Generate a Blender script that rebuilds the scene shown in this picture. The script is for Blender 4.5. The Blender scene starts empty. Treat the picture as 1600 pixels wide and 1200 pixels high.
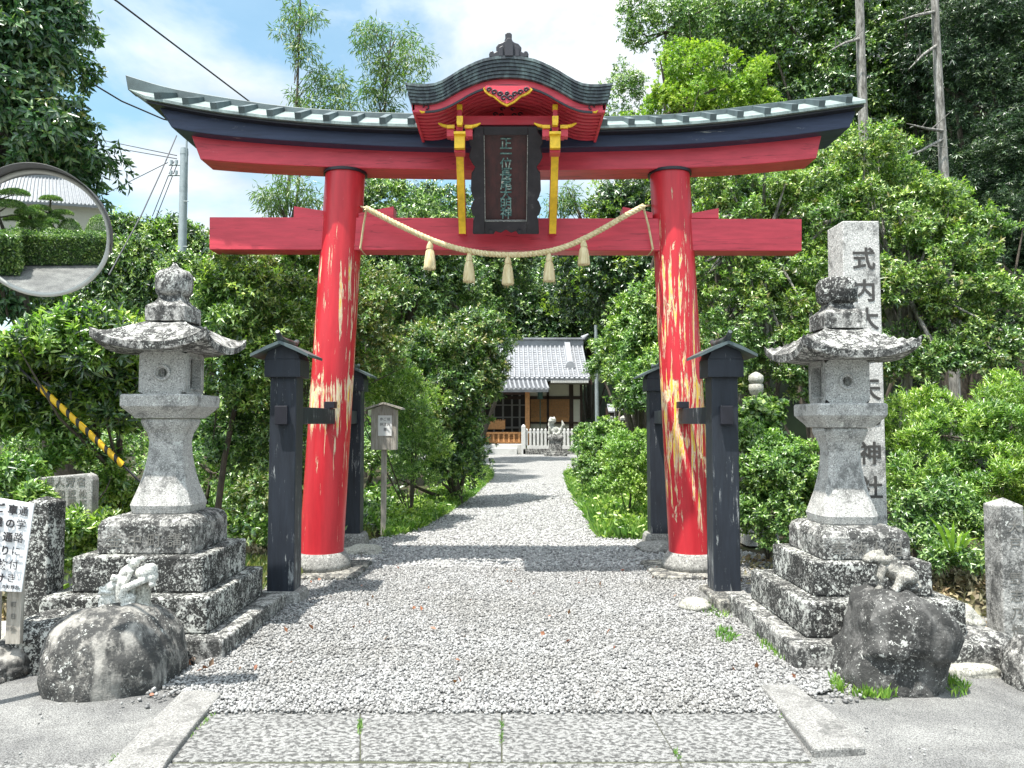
import bpy, bmesh, math, random
import numpy as np
from mathutils import Vector, Matrix, noise as mnoise
R = math.radians
scene = bpy.context.scene
C = scene.collection
F, PIT, H = 1200.0, R(2.86), 1.5
CP, SP = math.cos(PIT), math.sin(PIT)

def at(px, py, D):
    """the point of the world seen at photo pixel (px, py) at distance D ahead"""
    a, b = (px - 800) / F, (600 - py) / F
    dy, dz = CP - b * SP, SP + b * CP
    return Vector((a * D / dy, D, H + dz * D / dy))
def gr(px, py, z=0.0):
    a, b = (px - 800) / F, (600 - py) / F
    dy, dz = CP - b * SP, SP + b * CP
    t = (z - H) / dz
    return Vector((a * t, dy * t, z))

# ------------------------------------------------------------ objects
ORG = {}
def tag(o, label=None, cat=None, group=None, kind=None):
    if label: o['label'] = label
    if cat: o['category'] = cat
    if group: o['group'] = group
    if kind: o['kind'] = kind
    return o
def thing(name, label, cat, loc, group=None):
    o = bpy.data.objects.new(name, None); C.objects.link(o)
    o.location = loc; o.empty_display_size = .2
    ORG[o] = Vector(loc)
    return tag(o, label, cat, group)

class MB:
    def __init__(s): s.v = []; s.f = []; s.sm = []
    def add(s, vs, fs, smooth=False):
        n = len(s.v); s.v += [Vector(v) for v in vs]
        s.f += [tuple(n + i for i in f) for f in fs]; s.sm += [smooth] * len(fs)
        return s
    def hexa(s, p):     # 8 points: bottom ring then top ring
        return s.add(p, [(3,2,1,0),(4,5,6,7),(0,1,5,4),(1,2,6,5),(2,3,7,6),(3,0,4,7)])
    def box(s, c, d, rz=0, M=None):
        x, y, z = d[0]/2, d[1]/2, d[2]/2
        p = [Vector(q) for q in ((-x,-y,-z),(x,-y,-z),(x,y,-z),(-x,y,-z),(-x,-y,z),(x,-y,z),(x,y,z),(-x,y,z))]
        if M is None: M = Matrix.Rotation(rz, 3, 'Z')
        return s.hexa([M @ q + Vector(c) for q in p])
    def bb(s, x0, x1, y0, y1, z0, z1):
        return s.box(((x0+x1)/2,(y0+y1)/2,(z0+z1)/2),(x1-x0,y1-y0,z1-z0))
    def bar(s, a, b, w, h, up=Vector((0,0,1))):
        a, b = Vector(a), Vector(b); t = (b-a).normalized()
        if abs(t.dot(up)) > .99: up = Vector((0,1,0))
        r = t.cross(up).normalized()*w/2; u = r.cross(t).normalized()*h/2
        return s.hexa([a-r-u, a+r-u, b+r-u, b-r-u, a-r+u, a+r+u, b+r+u, b-r+u])
    def tube(s, pts, rs, seg=10, cap=True, smooth=True, tw=0):
        pts = [Vector(p) for p in pts]
        if not hasattr(rs, '__len__'): rs = [rs]*len(pts)
        vs = []; ref = None
        for i, p in enumerate(pts):
            t = (pts[min(i+1,len(pts)-1)] - pts[max(i-1,0)]).normalized()
            if ref is None: ref = Vector((1,0,0)) if abs(t.x) < .9 else Vector((0,1,0))
            u = (ref - t*ref.dot(t)).normalized(); w = t.cross(u); ref = u
            for k in range(seg):
                a = 2*math.pi*k/seg
                vs.append(p + (u*math.cos(a)+w*math.sin(a))*rs[i])
        fs = [(i*seg+k, i*seg+(k+1)%seg, (i+1)*seg+(k+1)%seg, (i+1)*seg+k) for i in range(len(pts)-1) for k in range(seg)]
        n0 = len(s.f); s.add(vs, fs, smooth)
        if cap:
            s.add([vs[k] for k in range(seg)], [tuple(range(seg))[::-1]])
            s.add([vs[(len(pts)-1)*seg+k] for k in range(seg)], [tuple(range(seg))])
        return s
    def lathe(s, prof, c, seg=24, smooth=True, ribs=0, rd=0):
        """prof = [(z, r)]"""
        c = Vector(c); vs = []
        for z, r in prof:
            for k in range(seg):
                a = 2*math.pi*k/seg
                q = r*(1+rd*abs(math.cos(a*ribs/2))) if ribs else r
                vs.append(c + Vector((q*math.cos(a), q*math.sin(a), z)))
        fs = [(i*seg+k, i*seg+(k+1)%seg, (i+1)*seg+(k+1)%seg, (i+1)*seg+k) for i in range(len(prof)-1) for k in range(seg)]
        fs += [tuple(range(seg))[::-1], tuple((len(prof)-1)*seg+k for k in range(seg))]
        return s.add(vs, fs, smooth)
    def square(s, prof, c, ch=.15, smooth=False, ang=0):
        """square section with cut corners; prof = [(z, half)]"""
        c = Vector(c); vs = []; M = Matrix.Rotation(ang, 3, 'Z')
        for z, h in prof:
            k = h*(1-ch)
            for x, y in ((k,-h),(h,-k),(h,k),(k,h),(-k,h),(-h,k),(-h,-k),(-k,-h)):
                vs.append(c + M @ Vector((x,y,z)))
        n = len(prof)
        fs = [(i*8+k, i*8+(k+1)%8, (i+1)*8+(k+1)%8, (i+1)*8+k) for i in range(n-1) for k in range(8)]
        fs += [tuple(range(8))[::-1], tuple((n-1)*8+k for k in range(8))]
        return s.add(vs, fs, smooth)
    def strip(s, top, bot, y0, y1, smooth=False):
        assert len(top) == len(bot)
        """top, bot: equal lists of (x, z): a slab between the two lines from y0 to y1"""
        n = len(top); vs = []
        for y in (y0, y1):
            vs += [Vector((x,y,z)) for x,z in top] + [Vector((x,y,z)) for x,z in bot]
        T0, B0, T1, B1 = 0, n, 2*n, 3*n
        fs = []
        for i in range(n-1):
            fs += [(B0+i,B0+i+1,T0+i+1,T0+i),(T1+i,T1+i+1,B1+i+1,B1+i),(T0+i,T0+i+1,T1+i+1,T1+i),(B1+i,B1+i+1,B0+i+1,B0+i)]
        fs += [(B0,T0,T1,B1),(T0+n-1,B0+n-1,B1+n-1,T1+n-1)]
        return s.add(vs, fs, smooth)
    def poly(s, pts, y0, y1):
        """closed outline (x, z) extruded along y"""
        n = len(pts)
        vs = [(x,y0,z) for x,z in pts] + [(x,y1,z) for x,z in pts]
        fs = [tuple(range(n)), tuple(range(2*n-1,n-1,-1))] + [(i,i+n,(i+1)%n+n,(i+1)%n) for i in range(n)]
        return s.add(vs, fs)
    def flat(s, pts, z0, z1):
        n = len(pts)
        vs = [(p[0],p[1],z0) for p in pts] + [(p[0],p[1],z1) for p in pts]
        fs = [tuple(range(n-1,-1,-1)), tuple(range(n,2*n))] + [(i,(i+1)%n,(i+1)%n+n,i+n) for i in range(n)]
        return s.add(vs, fs)
    def ball(s, c, r, M=None, seg=14, rings=9):
        if not hasattr(r,'__len__'): r = (r,r,r)
        vs = []; M = M or Matrix.Identity(3)
        for i in range(rings+1):
            th = math.pi*i/rings
            for k in range(seg):
                a = 2*math.pi*k/seg
                vs.append(Vector(c) + M @ Vector((r[0]*math.sin(th)*math.cos(a), r[1]*math.sin(th)*math.sin(a), -r[2]*math.cos(th))))
        fs = [(i*seg+k, i*seg+(k+1)%seg, (i+1)*seg+(k+1)%seg, (i+1)*seg+k) for i in range(rings) for k in range(seg)]
        return s.add(vs, fs, True)
    def glyph(s, ch, o, r, u, size, dep=.003, bold=0.0):
        vs, fs = glyph(ch, bold)
        n = r.cross(u).normalized()
        return s.add([Vector(o)+r*(v[0]*size)+u*(v[1]*size)+n*(v[2]*dep) for v in vs], fs)
    def build(s, name, mat, parent=None, bevel=0, rot=None, weld=False, loc=None):
        org = ORG[parent] if parent is not None else (Vector(loc) if loc is not None else Vector((0,0,0)))
        me = bpy.data.meshes.new(name)
        assert max(max(f) for f in s.f) < len(s.v)
        me.from_pydata([v-org for v in s.v], [], s.f)
        me.polygons.foreach_set('use_smooth', s.sm)
        if weld:
            bm = bmesh.new(); bm.from_mesh(me)
            bmesh.ops.remove_doubles(bm, verts=bm.verts, dist=1e-4); bm.to_mesh(me); bm.free()
        bm = bmesh.new(); bm.from_mesh(me); bmesh.ops.recalc_face_normals(bm, faces=bm.faces); bm.to_mesh(me); bm.free()
        me.materials.append(mat)
        o = bpy.data.objects.new(name, me); C.objects.link(o)
        if parent is not None: o.parent = parent
        elif loc is not None: o.location = loc
        ORG[o] = org
        if bevel:
            m = o.modifiers.new('bevel','BEVEL'); m.width = bevel; m.segments = 2; m.limit_method = 'ANGLE'; m.angle_limit = R(40)
        return o

_G = {}
def glyph(ch, bold=0.0):
    k = (ch, bold)
    if k not in _G:
        cu = bpy.data.curves.new('glyph','FONT'); cu.body = ch; cu.size = 1; cu.extrude = .5; cu.offset = bold
        cu.resolution_u = 3; cu.align_x = 'CENTER'
        o = bpy.data.objects.new('glyph', cu); C.objects.link(o)
        dg = bpy.context.evaluated_depsgraph_get(); dg.update()
        me = bpy.data.meshes.new_from_object(o.evaluated_get(dg))
        vs = [v.co.copy() for v in me.vertices]; fs = [tuple(p.vertices) for p in me.polygons]
        if vs:
            x0=min(v.x for v in vs); x1=max(v.x for v in vs); y0=min(v.y for v in vs); y1=max(v.y for v in vs)
            for v in vs: v.x -= (x0+x1)/2; v.y -= .37
        bpy.data.objects.remove(o); bpy.data.curves.remove(cu); bpy.data.meshes.remove(me)
        _G[k] = (vs, fs)
    return _G[k]

def np_mesh(name, V, nper, quads, mat, parent=None, smooth=False):
    """V (N*nper,3); quads = list of index tuples inside one item of nper verts"""
    org = ORG[parent] if parent is not None else Vector((0,0,0))
    V = np.asarray(V, dtype=np.float32) - np.array(org, dtype=np.float32)
    N = len(V)//nper
    me = bpy.data.meshes.new(name)
    me.vertices.add(len(V)); me.vertices.foreach_set('co', V.ravel())
    lens = [len(q) for q in quads]; flat = np.array([i for q in quads for i in q])
    idx = (flat[None,:] + (np.arange(N)*nper)[:,None]).ravel().astype(np.int32)
    me.loops.add(len(idx)); me.loops.foreach_set('vertex_index', idx)
    tot = np.tile(np.array(lens, dtype=np.int32), N)
    st = np.concatenate([[0], np.cumsum(tot)[:-1]]).astype(np.int32)
    me.polygons.add(len(tot)); me.polygons.foreach_set('loop_start', st); me.polygons.foreach_set('loop_total', tot)
    me.update(calc_edges=True)
    if smooth: me.polygons.foreach_set('use_smooth', np.ones(len(tot), dtype=bool))
    me.materials.append(mat)
    o = bpy.data.objects.new(name, me); C.objects.link(o)
    if parent is not None: o.parent = parent
    ORG[o] = org
    return o

# ------------------------------------------------------------ materials
class NM:
    def __init__(s, name, rough=.8, metal=0, spec=.5):
        s.m = bpy.data.materials.new(name); s.m.use_nodes = True
        s.t = s.m.node_tree; s.b = s.t.nodes['Principled BSDF']; s.out = s.t.nodes['Material Output']
        s.b.inputs['Roughness'].default_value = rough; s.b.inputs['Metallic'].default_value = metal
        s.b.inputs['Specular IOR Level'].default_value = spec
        s.co = s.t.nodes.new('ShaderNodeTexCoord').outputs['Object']
    def put(s, sock, v):
        if isinstance(v, bpy.types.NodeSocket): s.t.links.new(v, sock)
        else:
            if hasattr(v,'__len__') and len(v)==3 and sock.type=='RGBA': v = (*v,1)
            sock.default_value = v
    def mapv(s, scale=(1,1,1), loc=(0,0,0), rot=(0,0,0), vec=None):
        n = s.t.nodes.new('ShaderNodeMapping'); s.put(n.inputs[0], vec or s.co)
        n.inputs['Scale'].default_value = scale; n.inputs['Location'].default_value = loc; n.inputs['Rotation'].default_value = rot
        return n.outputs[0]
    def noise(s, scale, detail=4, rough=.6, vec=None, dist=0):
        n = s.t.nodes.new('ShaderNodeTexNoise'); s.put(n.inputs['Vector'], vec or s.co)
        n.inputs['Scale'].default_value = scale; n.inputs['Detail'].default_value = detail
        n.inputs['Roughness'].default_value = rough; n.inputs['Distortion'].default_value = dist
        return n.outputs[0]
    def vor(s, scale, feat='F1', out='Distance', vec=None, rnd=1):
        n = s.t.nodes.new('ShaderNodeTexVoronoi'); n.feature = feat; s.put(n.inputs['Vector'], vec or s.co)
        n.inputs['Scale'].default_value = scale; n.inputs['Randomness'].default_value = rnd
        return n.outputs[out]
    def ramp(s, f, stops):
        n = s.t.nodes.new('ShaderNodeValToRGB'); s.put(n.inputs[0], f); e = n.color_ramp.elements
        while len(e) < len(stops): e.new(.5)
        for k, (p, c) in enumerate(stops):
            e[k].position = p
            if not hasattr(c,'__len__'): c = (c,c,c)
            e[k].color = (*c,1)
        return n.outputs[0]
    def mix(s, f, a, b, bl='MIX'):
        n = s.t.nodes.new('ShaderNodeMix'); n.data_type = 'RGBA'; n.blend_type = bl
        s.put(n.inputs[0], f); s.put(n.inputs[6], a); s.put(n.inputs[7], b); return n.outputs[2]
    def math(s, op, a, b=0.0, c=None, clamp=False):
        n = s.t.nodes.new('ShaderNodeMath'); n.operation = op; n.use_clamp = clamp
        s.put(n.inputs[0], a); s.put(n.inputs[1], b)
        if c is not None: s.put(n.inputs[2], c)
        return n.outputs[0]
    def xyz(s, vec=None):
        n = s.t.nodes.new('ShaderNodeSeparateXYZ'); s.put(n.inputs[0], vec or s.co); return n.outputs
    def island(s):
        return s.t.nodes.new('ShaderNodeNewGeometry').outputs['Random Per Island']
    def nz(s):
        return s.xyz(s.t.nodes.new('ShaderNodeNewGeometry').outputs['Normal'])[2]
    def color(s, v): s.put(s.b.inputs['Base Color'], v); return s
    def bump(s, h, strength=.5, dist=.01):
        n = s.t.nodes.new('ShaderNodeBump'); n.inputs['Strength'].default_value = strength; n.inputs['Distance'].default_value = dist
        s.put(n.inputs['Height'], h); s.put(s.b.inputs['Normal'], n.outputs[0]); return s

def plain(name, col, rough=.6, metal=0, var=.15, sc=6, bump=.0):
    n = NM(name, rough, metal)
    k = n.noise(sc, 5)
    n.color(n.mix(n.ramp(k, [(.3,0),(.7,1)]), tuple(c*(1-var) for c in col), tuple(min(1,c*(1+var)) for c in col)))
    if bump: n.bump(n.noise(sc*6,4), bump, .005)
    return n.m

def granite(name, base=.42, dark=.10, stain=.45, lichen=.5, spk=130, bump=.6, tint=(1,.985,.94), streak=0):
    """speckled granite with black weathering and pale lichen discs"""
    n = NM(name, .9, spec=.25)
    g = tuple(base*t for t in tint); d = tuple(dark*t for t in (1,1,.97))
    sp = n.noise(spk, 2, .7)
    col = n.mix(n.ramp(sp, [(.36,0),(.5,1)]), tuple(base*.38*t for t in tint), g)
    col = n.mix(n.ramp(n.noise(spk*.8,2,.6,n.mapv(loc=(3,7,1))), [(.56,0),(.64,1)]), col, tuple(min(.85,base*1.5*t) for t in tint))
    big = n.noise(4.5, 8, .72, dist=.4)
    st = n.ramp(big, [(.62-stain*.45,1),(.74-stain*.45,0)])
    wear = n.math('SUBTRACT', 1, st)
    mott = n.ramp(n.noise(15,8,.78,n.mapv(scale=(1,1,.8)),.2), [(.50-stain*.13,0),(.56-stain*.10,1)])
    wear = n.math('MULTIPLY', wear, n.math('ADD', n.math('MULTIPLY', mott, .75), .25))
    col = n.mix(n.math('MULTIPLY', wear, min(1,.45+stain)), col, d)
    if lichen:
        big_ = n.noise(19,5,.72,n.mapv(loc=(9,2,4)),.3)
        sel = n.noise(3.2,4,.6,n.mapv(loc=(2,8,4)))
        lm = n.ramp(n.math('ADD', big_, n.math('MULTIPLY', sel, .35)), [(.84-lichen*.10,0),(.85-lichen*.10,1)])
        fine = n.ramp(n.math('ADD', n.noise(62,5,.75,n.mapv(loc=(1,5,2))), n.math('MULTIPLY', sel, .25)), [(.76-lichen*.10,0),(.79-lichen*.10,1)])
        lm = n.math('MAXIMUM', n.math('MULTIPLY', lm, .9), n.math('MULTIPLY', fine, .8))
        col = n.mix(lm, col, (.62,.63,.59))
    if streak: col = n.mix(n.math('MULTIPLY', n.ramp(n.noise(3.2,5,.65,n.mapv(scale=(2.4,2.4,.55),loc=(1,1,3))), [(.50,0),(.62,1)]), streak), col, tuple(base*1.5*t for t in tint))
    n.color(col)
    hh = n.math('ADD', n.math('MULTIPLY', n.noise(spk*.55,3,.7), .5), n.math('MULTIPLY', n.noise(22,6,.7),1.0))
    n.bump(hh, bump, .012)
    return n.m

def leafmat(name, cols, rough=.42, trans=.35, spec=.95):
    rough *= .85
    n = NM(name, rough, spec=spec)
    i = n.island()
    k = len(cols)
    c = n.ramp(i, [(j/(k-1) if k>1 else 0, c_) for j, c_ in enumerate(cols)])
    nz_ = n.noise(1.1, 4, .6)
    c = n.mix(n.ramp(nz_, [(.38,0),(.62,1)]), n.mix(1.0, c, (.80,.95,.95), 'MULTIPLY'), n.mix(1.0, c, (1.25,1.18,1.0), 'MULTIPLY'))
    n.color(c)
    tr = n.t.nodes.new('ShaderNodeBsdfTranslucent')
    n.put(tr.inputs[0], n.mix(1.0, c, (1.0,1.25,.45), 'MULTIPLY'))
    mx = n.t.nodes.new('ShaderNodeMixShader'); mx.inputs[0].default_value = trans
    n.t.links.new(n.b.outputs[0], mx.inputs[1]); n.t.links.new(tr.outputs[0], mx.inputs[2])
    n.t.links.new(mx.outputs[0], n.out.inputs[0])
    return n.m

M = {}
M['granite'] = granite('granite', .44, .10, .30, .25)
M['granite_light'] = granite('granite_light', .25, .08, .30, .0, 110)
M['stone_dark'] = granite('stone_dark', .36, .035, .86, .85, 90, .9, (1,.98,.93))
M['stone_mid'] = granite('stone_mid', .42, .055, .60, .60, 90, .8, (1,.98,.93))
M['stone_roof'] = granite('stone_roof', .46, .05, .60, .6, 90, .8, (1,.98,.93))
M['boulder'] = granite('boulder', .26, .06, .70, .20, 60, 1.0, (1,.96,.88), .7)
M['boulder_dark'] = granite('boulder_dark', .17, .045, .72, .25, 60, 1.0, (1,.98,.94), .25)
M['frog_stone'] = granite('frog_stone', .58, .16, .22, .5, 120, .5, (1,1,.93))
M['frog_brown'] = granite('frog_brown', .36, .07, .5, .6, 120, .6, (1,.96,.85))
M['pale_stone'] = granite('pale_stone', .38, .14, .2, .2, 90, .5, (1,.98,.86))
M['step_stone'] = granite('step_stone', .38, .06, .55, .35, 100, .7, (1,.96,.84))
n = NM('old_statue_white', .9); n.color(n.ramp(n.noise(9,5,.7), [(.35,(.12,.14,.11)),(.55,(.5,.5,.46)),(.8,(.7,.7,.66))])); n.bump(n.noise(30,4),.6,.01); M['statue'] = n.m

def red_mat(name, peel=0, base=(.60,.058,.085)):
    n = NM(name, .42, spec=.35)
    v = n.mapv(scale=(1.0,6,6))
    col = n.mix(n.ramp(n.noise(3,5,.6,v), [(.35,0),(.7,1)]), tuple(c*.86 for c in base), tuple(c*1.12 for c in base))
    fade = n.ramp(n.noise(14,6,.75,n.mapv(scale=(.5,3,3),loc=(2,2,1))), [(.64,0),(.74,1)])
    col = n.mix(n.math('MULTIPLY', fade, .55), col, (.66,.24,.26))
    grime = n.ramp(n.noise(2.2,7,.75,n.mapv(scale=(.8,2,5),loc=(5,1,7))), [(.56,0),(.72,1)])
    col = n.mix(n.math('MULTIPLY', grime, .35), col, (.30,.025,.035))
    crack = n.ramp(n.math('ABSOLUTE', n.math('SUBTRACT', n.noise(1.3,5,.6,n.mapv(scale=(.22,5,5),loc=(3,1,2)),.3), .5)), [(.0,1),(.006,0)])
    col = n.mix(n.math('MULTIPLY', crack, .6), col, (.10,.01,.015))
    n.color(col); n.bump(n.noise(9,5,.6,n.mapv(scale=(.35,5,5))), .18, .006)
    return n.m
M['red'] = red_mat('red_paint')

def peel_mat(name, side):
    """red lacquer flaking in long vertical tears; object z is height above the ground"""
    n = NM(name, .38, spec=.4)
    base = (.56,.030,.042)
    z = n.xyz()[2]
    col = n.mix(n.ramp(n.noise(4,4,.6,n.mapv(scale=(4,4,.6))), [(.35,0),(.7,1)]), tuple(c*.86 for c in base), tuple(c*1.1 for c in base))
    v = n.mapv(scale=(19,19,1.25), loc=(3.1 if side > 0 else 1.7, 0, 0))
    a = n.noise(1.35, 7, .68, v, .5)
    if side > 0:
        amt = n.ramp(n.math('DIVIDE', z, 4.2), [(.03,.05),(.10,.03),(.17,.10),(.28,.155),(.38,.175),(.45,.20),(.48,.09),(.62,.105),(.78,.075),(.90,.0)])
    else:
        amt = n.ramp(n.math('DIVIDE', z, 4.2), [(.04,.0),(.12,.01),(.27,.03),(.33,.11),(.385,.17),(.44,.17),(.48,.05),(.58,.085),(.72,.10),(.79,.04),(.83,.0)])
    s_ = n.math('ADD', a, n.math('MULTIPLY', amt, 1.0))
    blob = n.noise(1.0, 8, .66, n.mapv(scale=(4.6,4.6,2.0), loc=(6.2,1.5,2.2) if side > 0 else (2.2,4.4,1.3)), .3)
    amb = n.ramp(n.math('DIVIDE', z, 4.2), [(.06,.0),(.14,.02),(.30,.06),(.44,.09),(.475,.0)] if side > 0 else [(.29,.0),(.34,.08),(.42,.13),(.465,.13),(.49,.0)])
    s_ = n.math('MAXIMUM', s_, n.math('ADD', blob, amb))
    tear = n.ramp(s_, [(.655,0),(.667,1)])
    inner = n.ramp(s_, [(.70,0),(.725,1)])
    bare = n.mix(n.ramp(n.noise(6,5,.7,n.mapv(scale=(5,5,1))), [(.36,0),(.50,1)] if side > 0 else [(.50,0),(.60,1)]), (.76,.66,.45), (.82,.52,.05))
    edge = n.mix(n.ramp(n.noise(20,3), [(.4,0),(.6,1)]), (.75,.62,.42), (.74,.42,.30))
    c2 = n.mix(inner, edge, bare)
    crack = n.ramp(n.math('ABSOLUTE', n.math('SUBTRACT', n.noise(1.1,4,.6,n.mapv(scale=(10,10,.8),loc=(8,1,4)),.8), .5)), [(.0,1),(.012,0)])
    crack = n.math('MULTIPLY', crack, n.math('MULTIPLY', inner, 1.0))
    c2 = n.mix(crack, c2, (.05,.03,.02))
    n.color(n.mix(tear, col, c2))
    n.put(n.b.inputs['Roughness'], n.mix(tear, (.34,.34,.34), (.9,.9,.9)))
    n.bump(n.math('ADD', n.math('MULTIPLY', n.math('SUBTRACT',1,tear), .8), n.math('MULTIPLY', n.noise(3,4,.6,n.mapv(scale=(3,3,.5))), .6)), .8, .006)
    return n.m
M['peel_l'] = peel_mat('flaking_red_paint_left', -1); M['peel_r'] = peel_mat('flaking_red_paint_right', 1)

def black_mat(name, col, vert=True, scuff=.5):
    n = NM(name, .5, spec=.4)
    sc = (9,9,.9) if vert else (.9,6,9)
    g = n.noise(2.6,7,.7,n.mapv(scale=sc))
    c_ = n.mix(n.ramp(g, [(.3,0),(.7,1)]), tuple(x*.7 for x in col), tuple(x*1.35 for x in col))
    wear = n.ramp(n.math('ADD', n.noise(3.5,8,.8,n.mapv(scale=sc,loc=(4,2,5))), n.math('MULTIPLY', n.noise(2.2,2,.5,n.mapv(loc=(1,6,2))), .35)), [(.84-scuff*.06,0),(.88-scuff*.06,1)])
    c_ = n.mix(n.math('MULTIPLY',wear,.8), c_, (.42,.44,.44))
    n.color(c_); n.bump(g, .35, .006); return n.m
M['navy'] = black_mat('dark_blue_black_paint', (.030,.042,.085), False, .1)
M['post_black'] = black_mat('worn_black_post_paint', (.022,.027,.037), True, 1.0)
M['black_trim'] = plain('black_trim', (.015,.015,.022), .45, var=.3)
n = NM('verdigris_copper', .55, .15)
c = n.mix(n.ramp(n.noise(5,6,.7,n.mapv(scale=(1,1,1))), [(.35,0),(.65,1)]), (.13,.165,.165), (.26,.33,.31))
c = n.mix(n.ramp(n.noise(20,5,.75,n.mapv(scale=(3,1,1))), [(.55,0),(.7,1)]), c, (.07,.08,.085)); n.color(c); n.bump(n.noise(12,3),.2,.005); M['copper'] = n.m
n = NM('aged_dark_copper', .45, .2)
c = n.mix(n.ramp(n.noise(7,6,.7,n.mapv(scale=(2,1,.6))), [(.45,0),(.72,1)]), (.035,.043,.05), (.17,.23,.22)); n.color(c); n.bump(n.noise(12,3),.2,.004); M['dark_copper'] = n.m
M['copper_dark'] = plain('aged_grey_copper', (.085,.115,.12), .5, .15, .35, 5)
M['yellow'] = plain('yellow_paint', (.80,.50,.02), .5, var=.18, sc=20)
n = NM('lacquered_board', .45); n.color(n.ramp(n.noise(3,6,.7,n.mapv(scale=(6,6,1))), [(.3,(.022,.008,.010)),(.7,(.075,.018,.018))])); n.bump(n.noise(9,4,.6,n.mapv(scale=(8,8,1))),.3,.004); M['board'] = n.m
n = NM('carved_dark_frame', .55); n.color(n.ramp(n.noise(7,6,.7), [(.3,(.008,.008,.011)),(.62,(.024,.020,.026)),(.8,(.10,.09,.09))])); n.bump(n.noise(14,5,.6),.4,.008); M['frame'] = n.m
n = NM('flaked_green_gilt', .8); n.color(n.ramp(n.noise(30,4,.7), [(.34,(.03,.03,.035)),(.44,(.07,.16,.15)),(.56,(.16,.26,.24)),(.68,(.6,.58,.5))])); M['gilt'] = n.m
n = NM('straw', .9); n.color(n.ramp(n.noise(40,4,.6,n.mapv(scale=(1,1,.15))), [(.3,(.50,.38,.18)),(.7,(.82,.72,.46))])); n.bump(n.noise(60,2,.5,n.mapv(scale=(1,1,.1))),.6,.004); M['straw'] = n.m
n = NM('weathered_wood', .9); n.color(n.ramp(n.noise(5,6,.7,n.mapv(scale=(8,8,1))), [(.3,(.20,.18,.15)),(.55,(.42,.39,.34)),(.8,(.55,.52,.47))])); n.bump(n.noise(9,4,.6,n.mapv(scale=(10,10,1))),.5,.004); M['wood'] = n.m
M['paper'] = plain('paper', (.82,.82,.80), .9, var=.03)
M['ink'] = plain('ink', (.03,.03,.035), .9, var=.1)
M['carved'] = plain('carved_letter_shadow', (.055,.053,.05), .95, var=.2)
M['carved_soft'] = plain('worn_carved_letters', (.17,.165,.15), .95, var=.2)
M['concrete'] = granite('concrete', .27, .09, .25, .1, 60, .5, (1,.98,.92))
M['bark'] = None
n = NM('bark', .95); n.color(n.ramp(n.noise(6,7,.75,n.mapv(scale=(5,5,1))), [(.3,(.03,.024,.018)),(.6,(.13,.11,.085)),(.8,(.26,.24,.2))])); n.bump(n.noise(9,5,.7,n.mapv(scale=(5,5,1))),.8,.02); M['bark'] = n.m
n = NM('pale_trunk', .95); n.color(n.ramp(n.noise(5,7,.75,n.mapv(scale=(5,5,.8))), [(.36,(.05,.045,.04)),(.5,(.21,.20,.18)),(.68,(.46,.44,.41))])); n.bump(n.noise(9,5,.7,n.mapv(scale=(5,5,1))),.8,.02); M['pale_bark'] = n.m
M['leaf_dark'] = leafmat('leaf_dark', [(.008,.022,.010),(.018,.045,.018),(.04,.09,.032),(.08,.16,.055),(.18,.26,.11)], .38, .18)
M['leaf_tree'] = leafmat('leaf_tree', [(.018,.05,.024),(.035,.09,.04),(.06,.15,.055),(.12,.24,.08),(.24,.32,.15)], .40, .24)
M['leaf_mid'] = leafmat('leaf_mid', [(.022,.055,.018),(.055,.125,.03),(.12,.23,.05),(.25,.38,.09),(.46,.56,.24)], .40, .28)
M['leaf_bright'] = leafmat('leaf_bright', [(.05,.11,.02),(.13,.25,.035),(.25,.39,.06),(.40,.52,.12),(.56,.64,.28)], .42, .36)
M['leaf_gold'] = leafmat('leaf_gold', [(.04,.09,.02),(.10,.16,.035),(.18,.22,.06),(.27,.27,.10),(.34,.28,.13)], .45, .35)
M['leaf_maple'] = leafmat('leaf_maple', [(.10,.19,.025),(.19,.30,.04),(.31,.42,.06),(.44,.52,.11)], .6, .40, .4)
M['leaf_bamboo'] = leafmat('leaf_bamboo', [(.06,.12,.03),(.13,.21,.06),(.20,.28,.09)], .5, .4)
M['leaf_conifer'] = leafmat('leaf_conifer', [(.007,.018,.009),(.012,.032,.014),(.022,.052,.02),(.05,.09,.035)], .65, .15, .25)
M['grass'] = leafmat('grass', [(.06,.14,.02),(.12,.26,.03),(.20,.36,.05),(.28,.38,.10)], .6, .35)
M['leaf_red'] = leafmat('fallen_leaf', [(.20,.05,.02),(.30,.10,.04),(.16,.08,.04)], .7, .2)
M['litter'] = leafmat('leaf_litter', [(.14,.09,.05),(.25,.18,.10),(.38,.32,.2),(.08,.06,.03)], .9, .1)
n = NM('gravel_stones', .85, spec=.25)
c = n.ramp(n.island(), [(0,(.14,.14,.14)),(.15,(.25,.25,.248)),(.45,(.36,.36,.354)),(.8,(.45,.45,.443)),(1,(.57,.57,.562))])
c = n.mix(n.ramp(n.noise(.9,5,.65), [(.36,0),(.60,1)]), n.mix(1.0, c, (.82,.81,.79), 'MULTIPLY'), c)
n.color(n.mix(n.ramp(n.noise(120,3,.6), [(.35,0),(.65,1)]), n.mix(1.0, c, (.72,.72,.72), 'MULTIPLY'), c)); n.bump(n.noise(90,3),.4,.004); M['pebble'] = n.m
n = NM('path_stones', .85, spec=.25)
n.color(n.ramp(n.island(), [(0,(.18,.18,.18)),(.3,(.34,.34,.335)),(.8,(.46,.46,.453)),(1,(.58,.58,.572))])); M['pebble_far'] = n.m
n = NM('gravel_bed', .95, spec=.2)
v1 = n.vor(34, out='Color'); cc = n.xyz(v1)[0]; d1 = n.vor(34)
c = n.mix(n.ramp(cc, [(0,0),(1,1)]), (.26,.26,.255), (.48,.48,.47)); c = n.mix(n.ramp(d1, [(.45,0),(.8,1)]), c, (.12,.12,.12))
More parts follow.
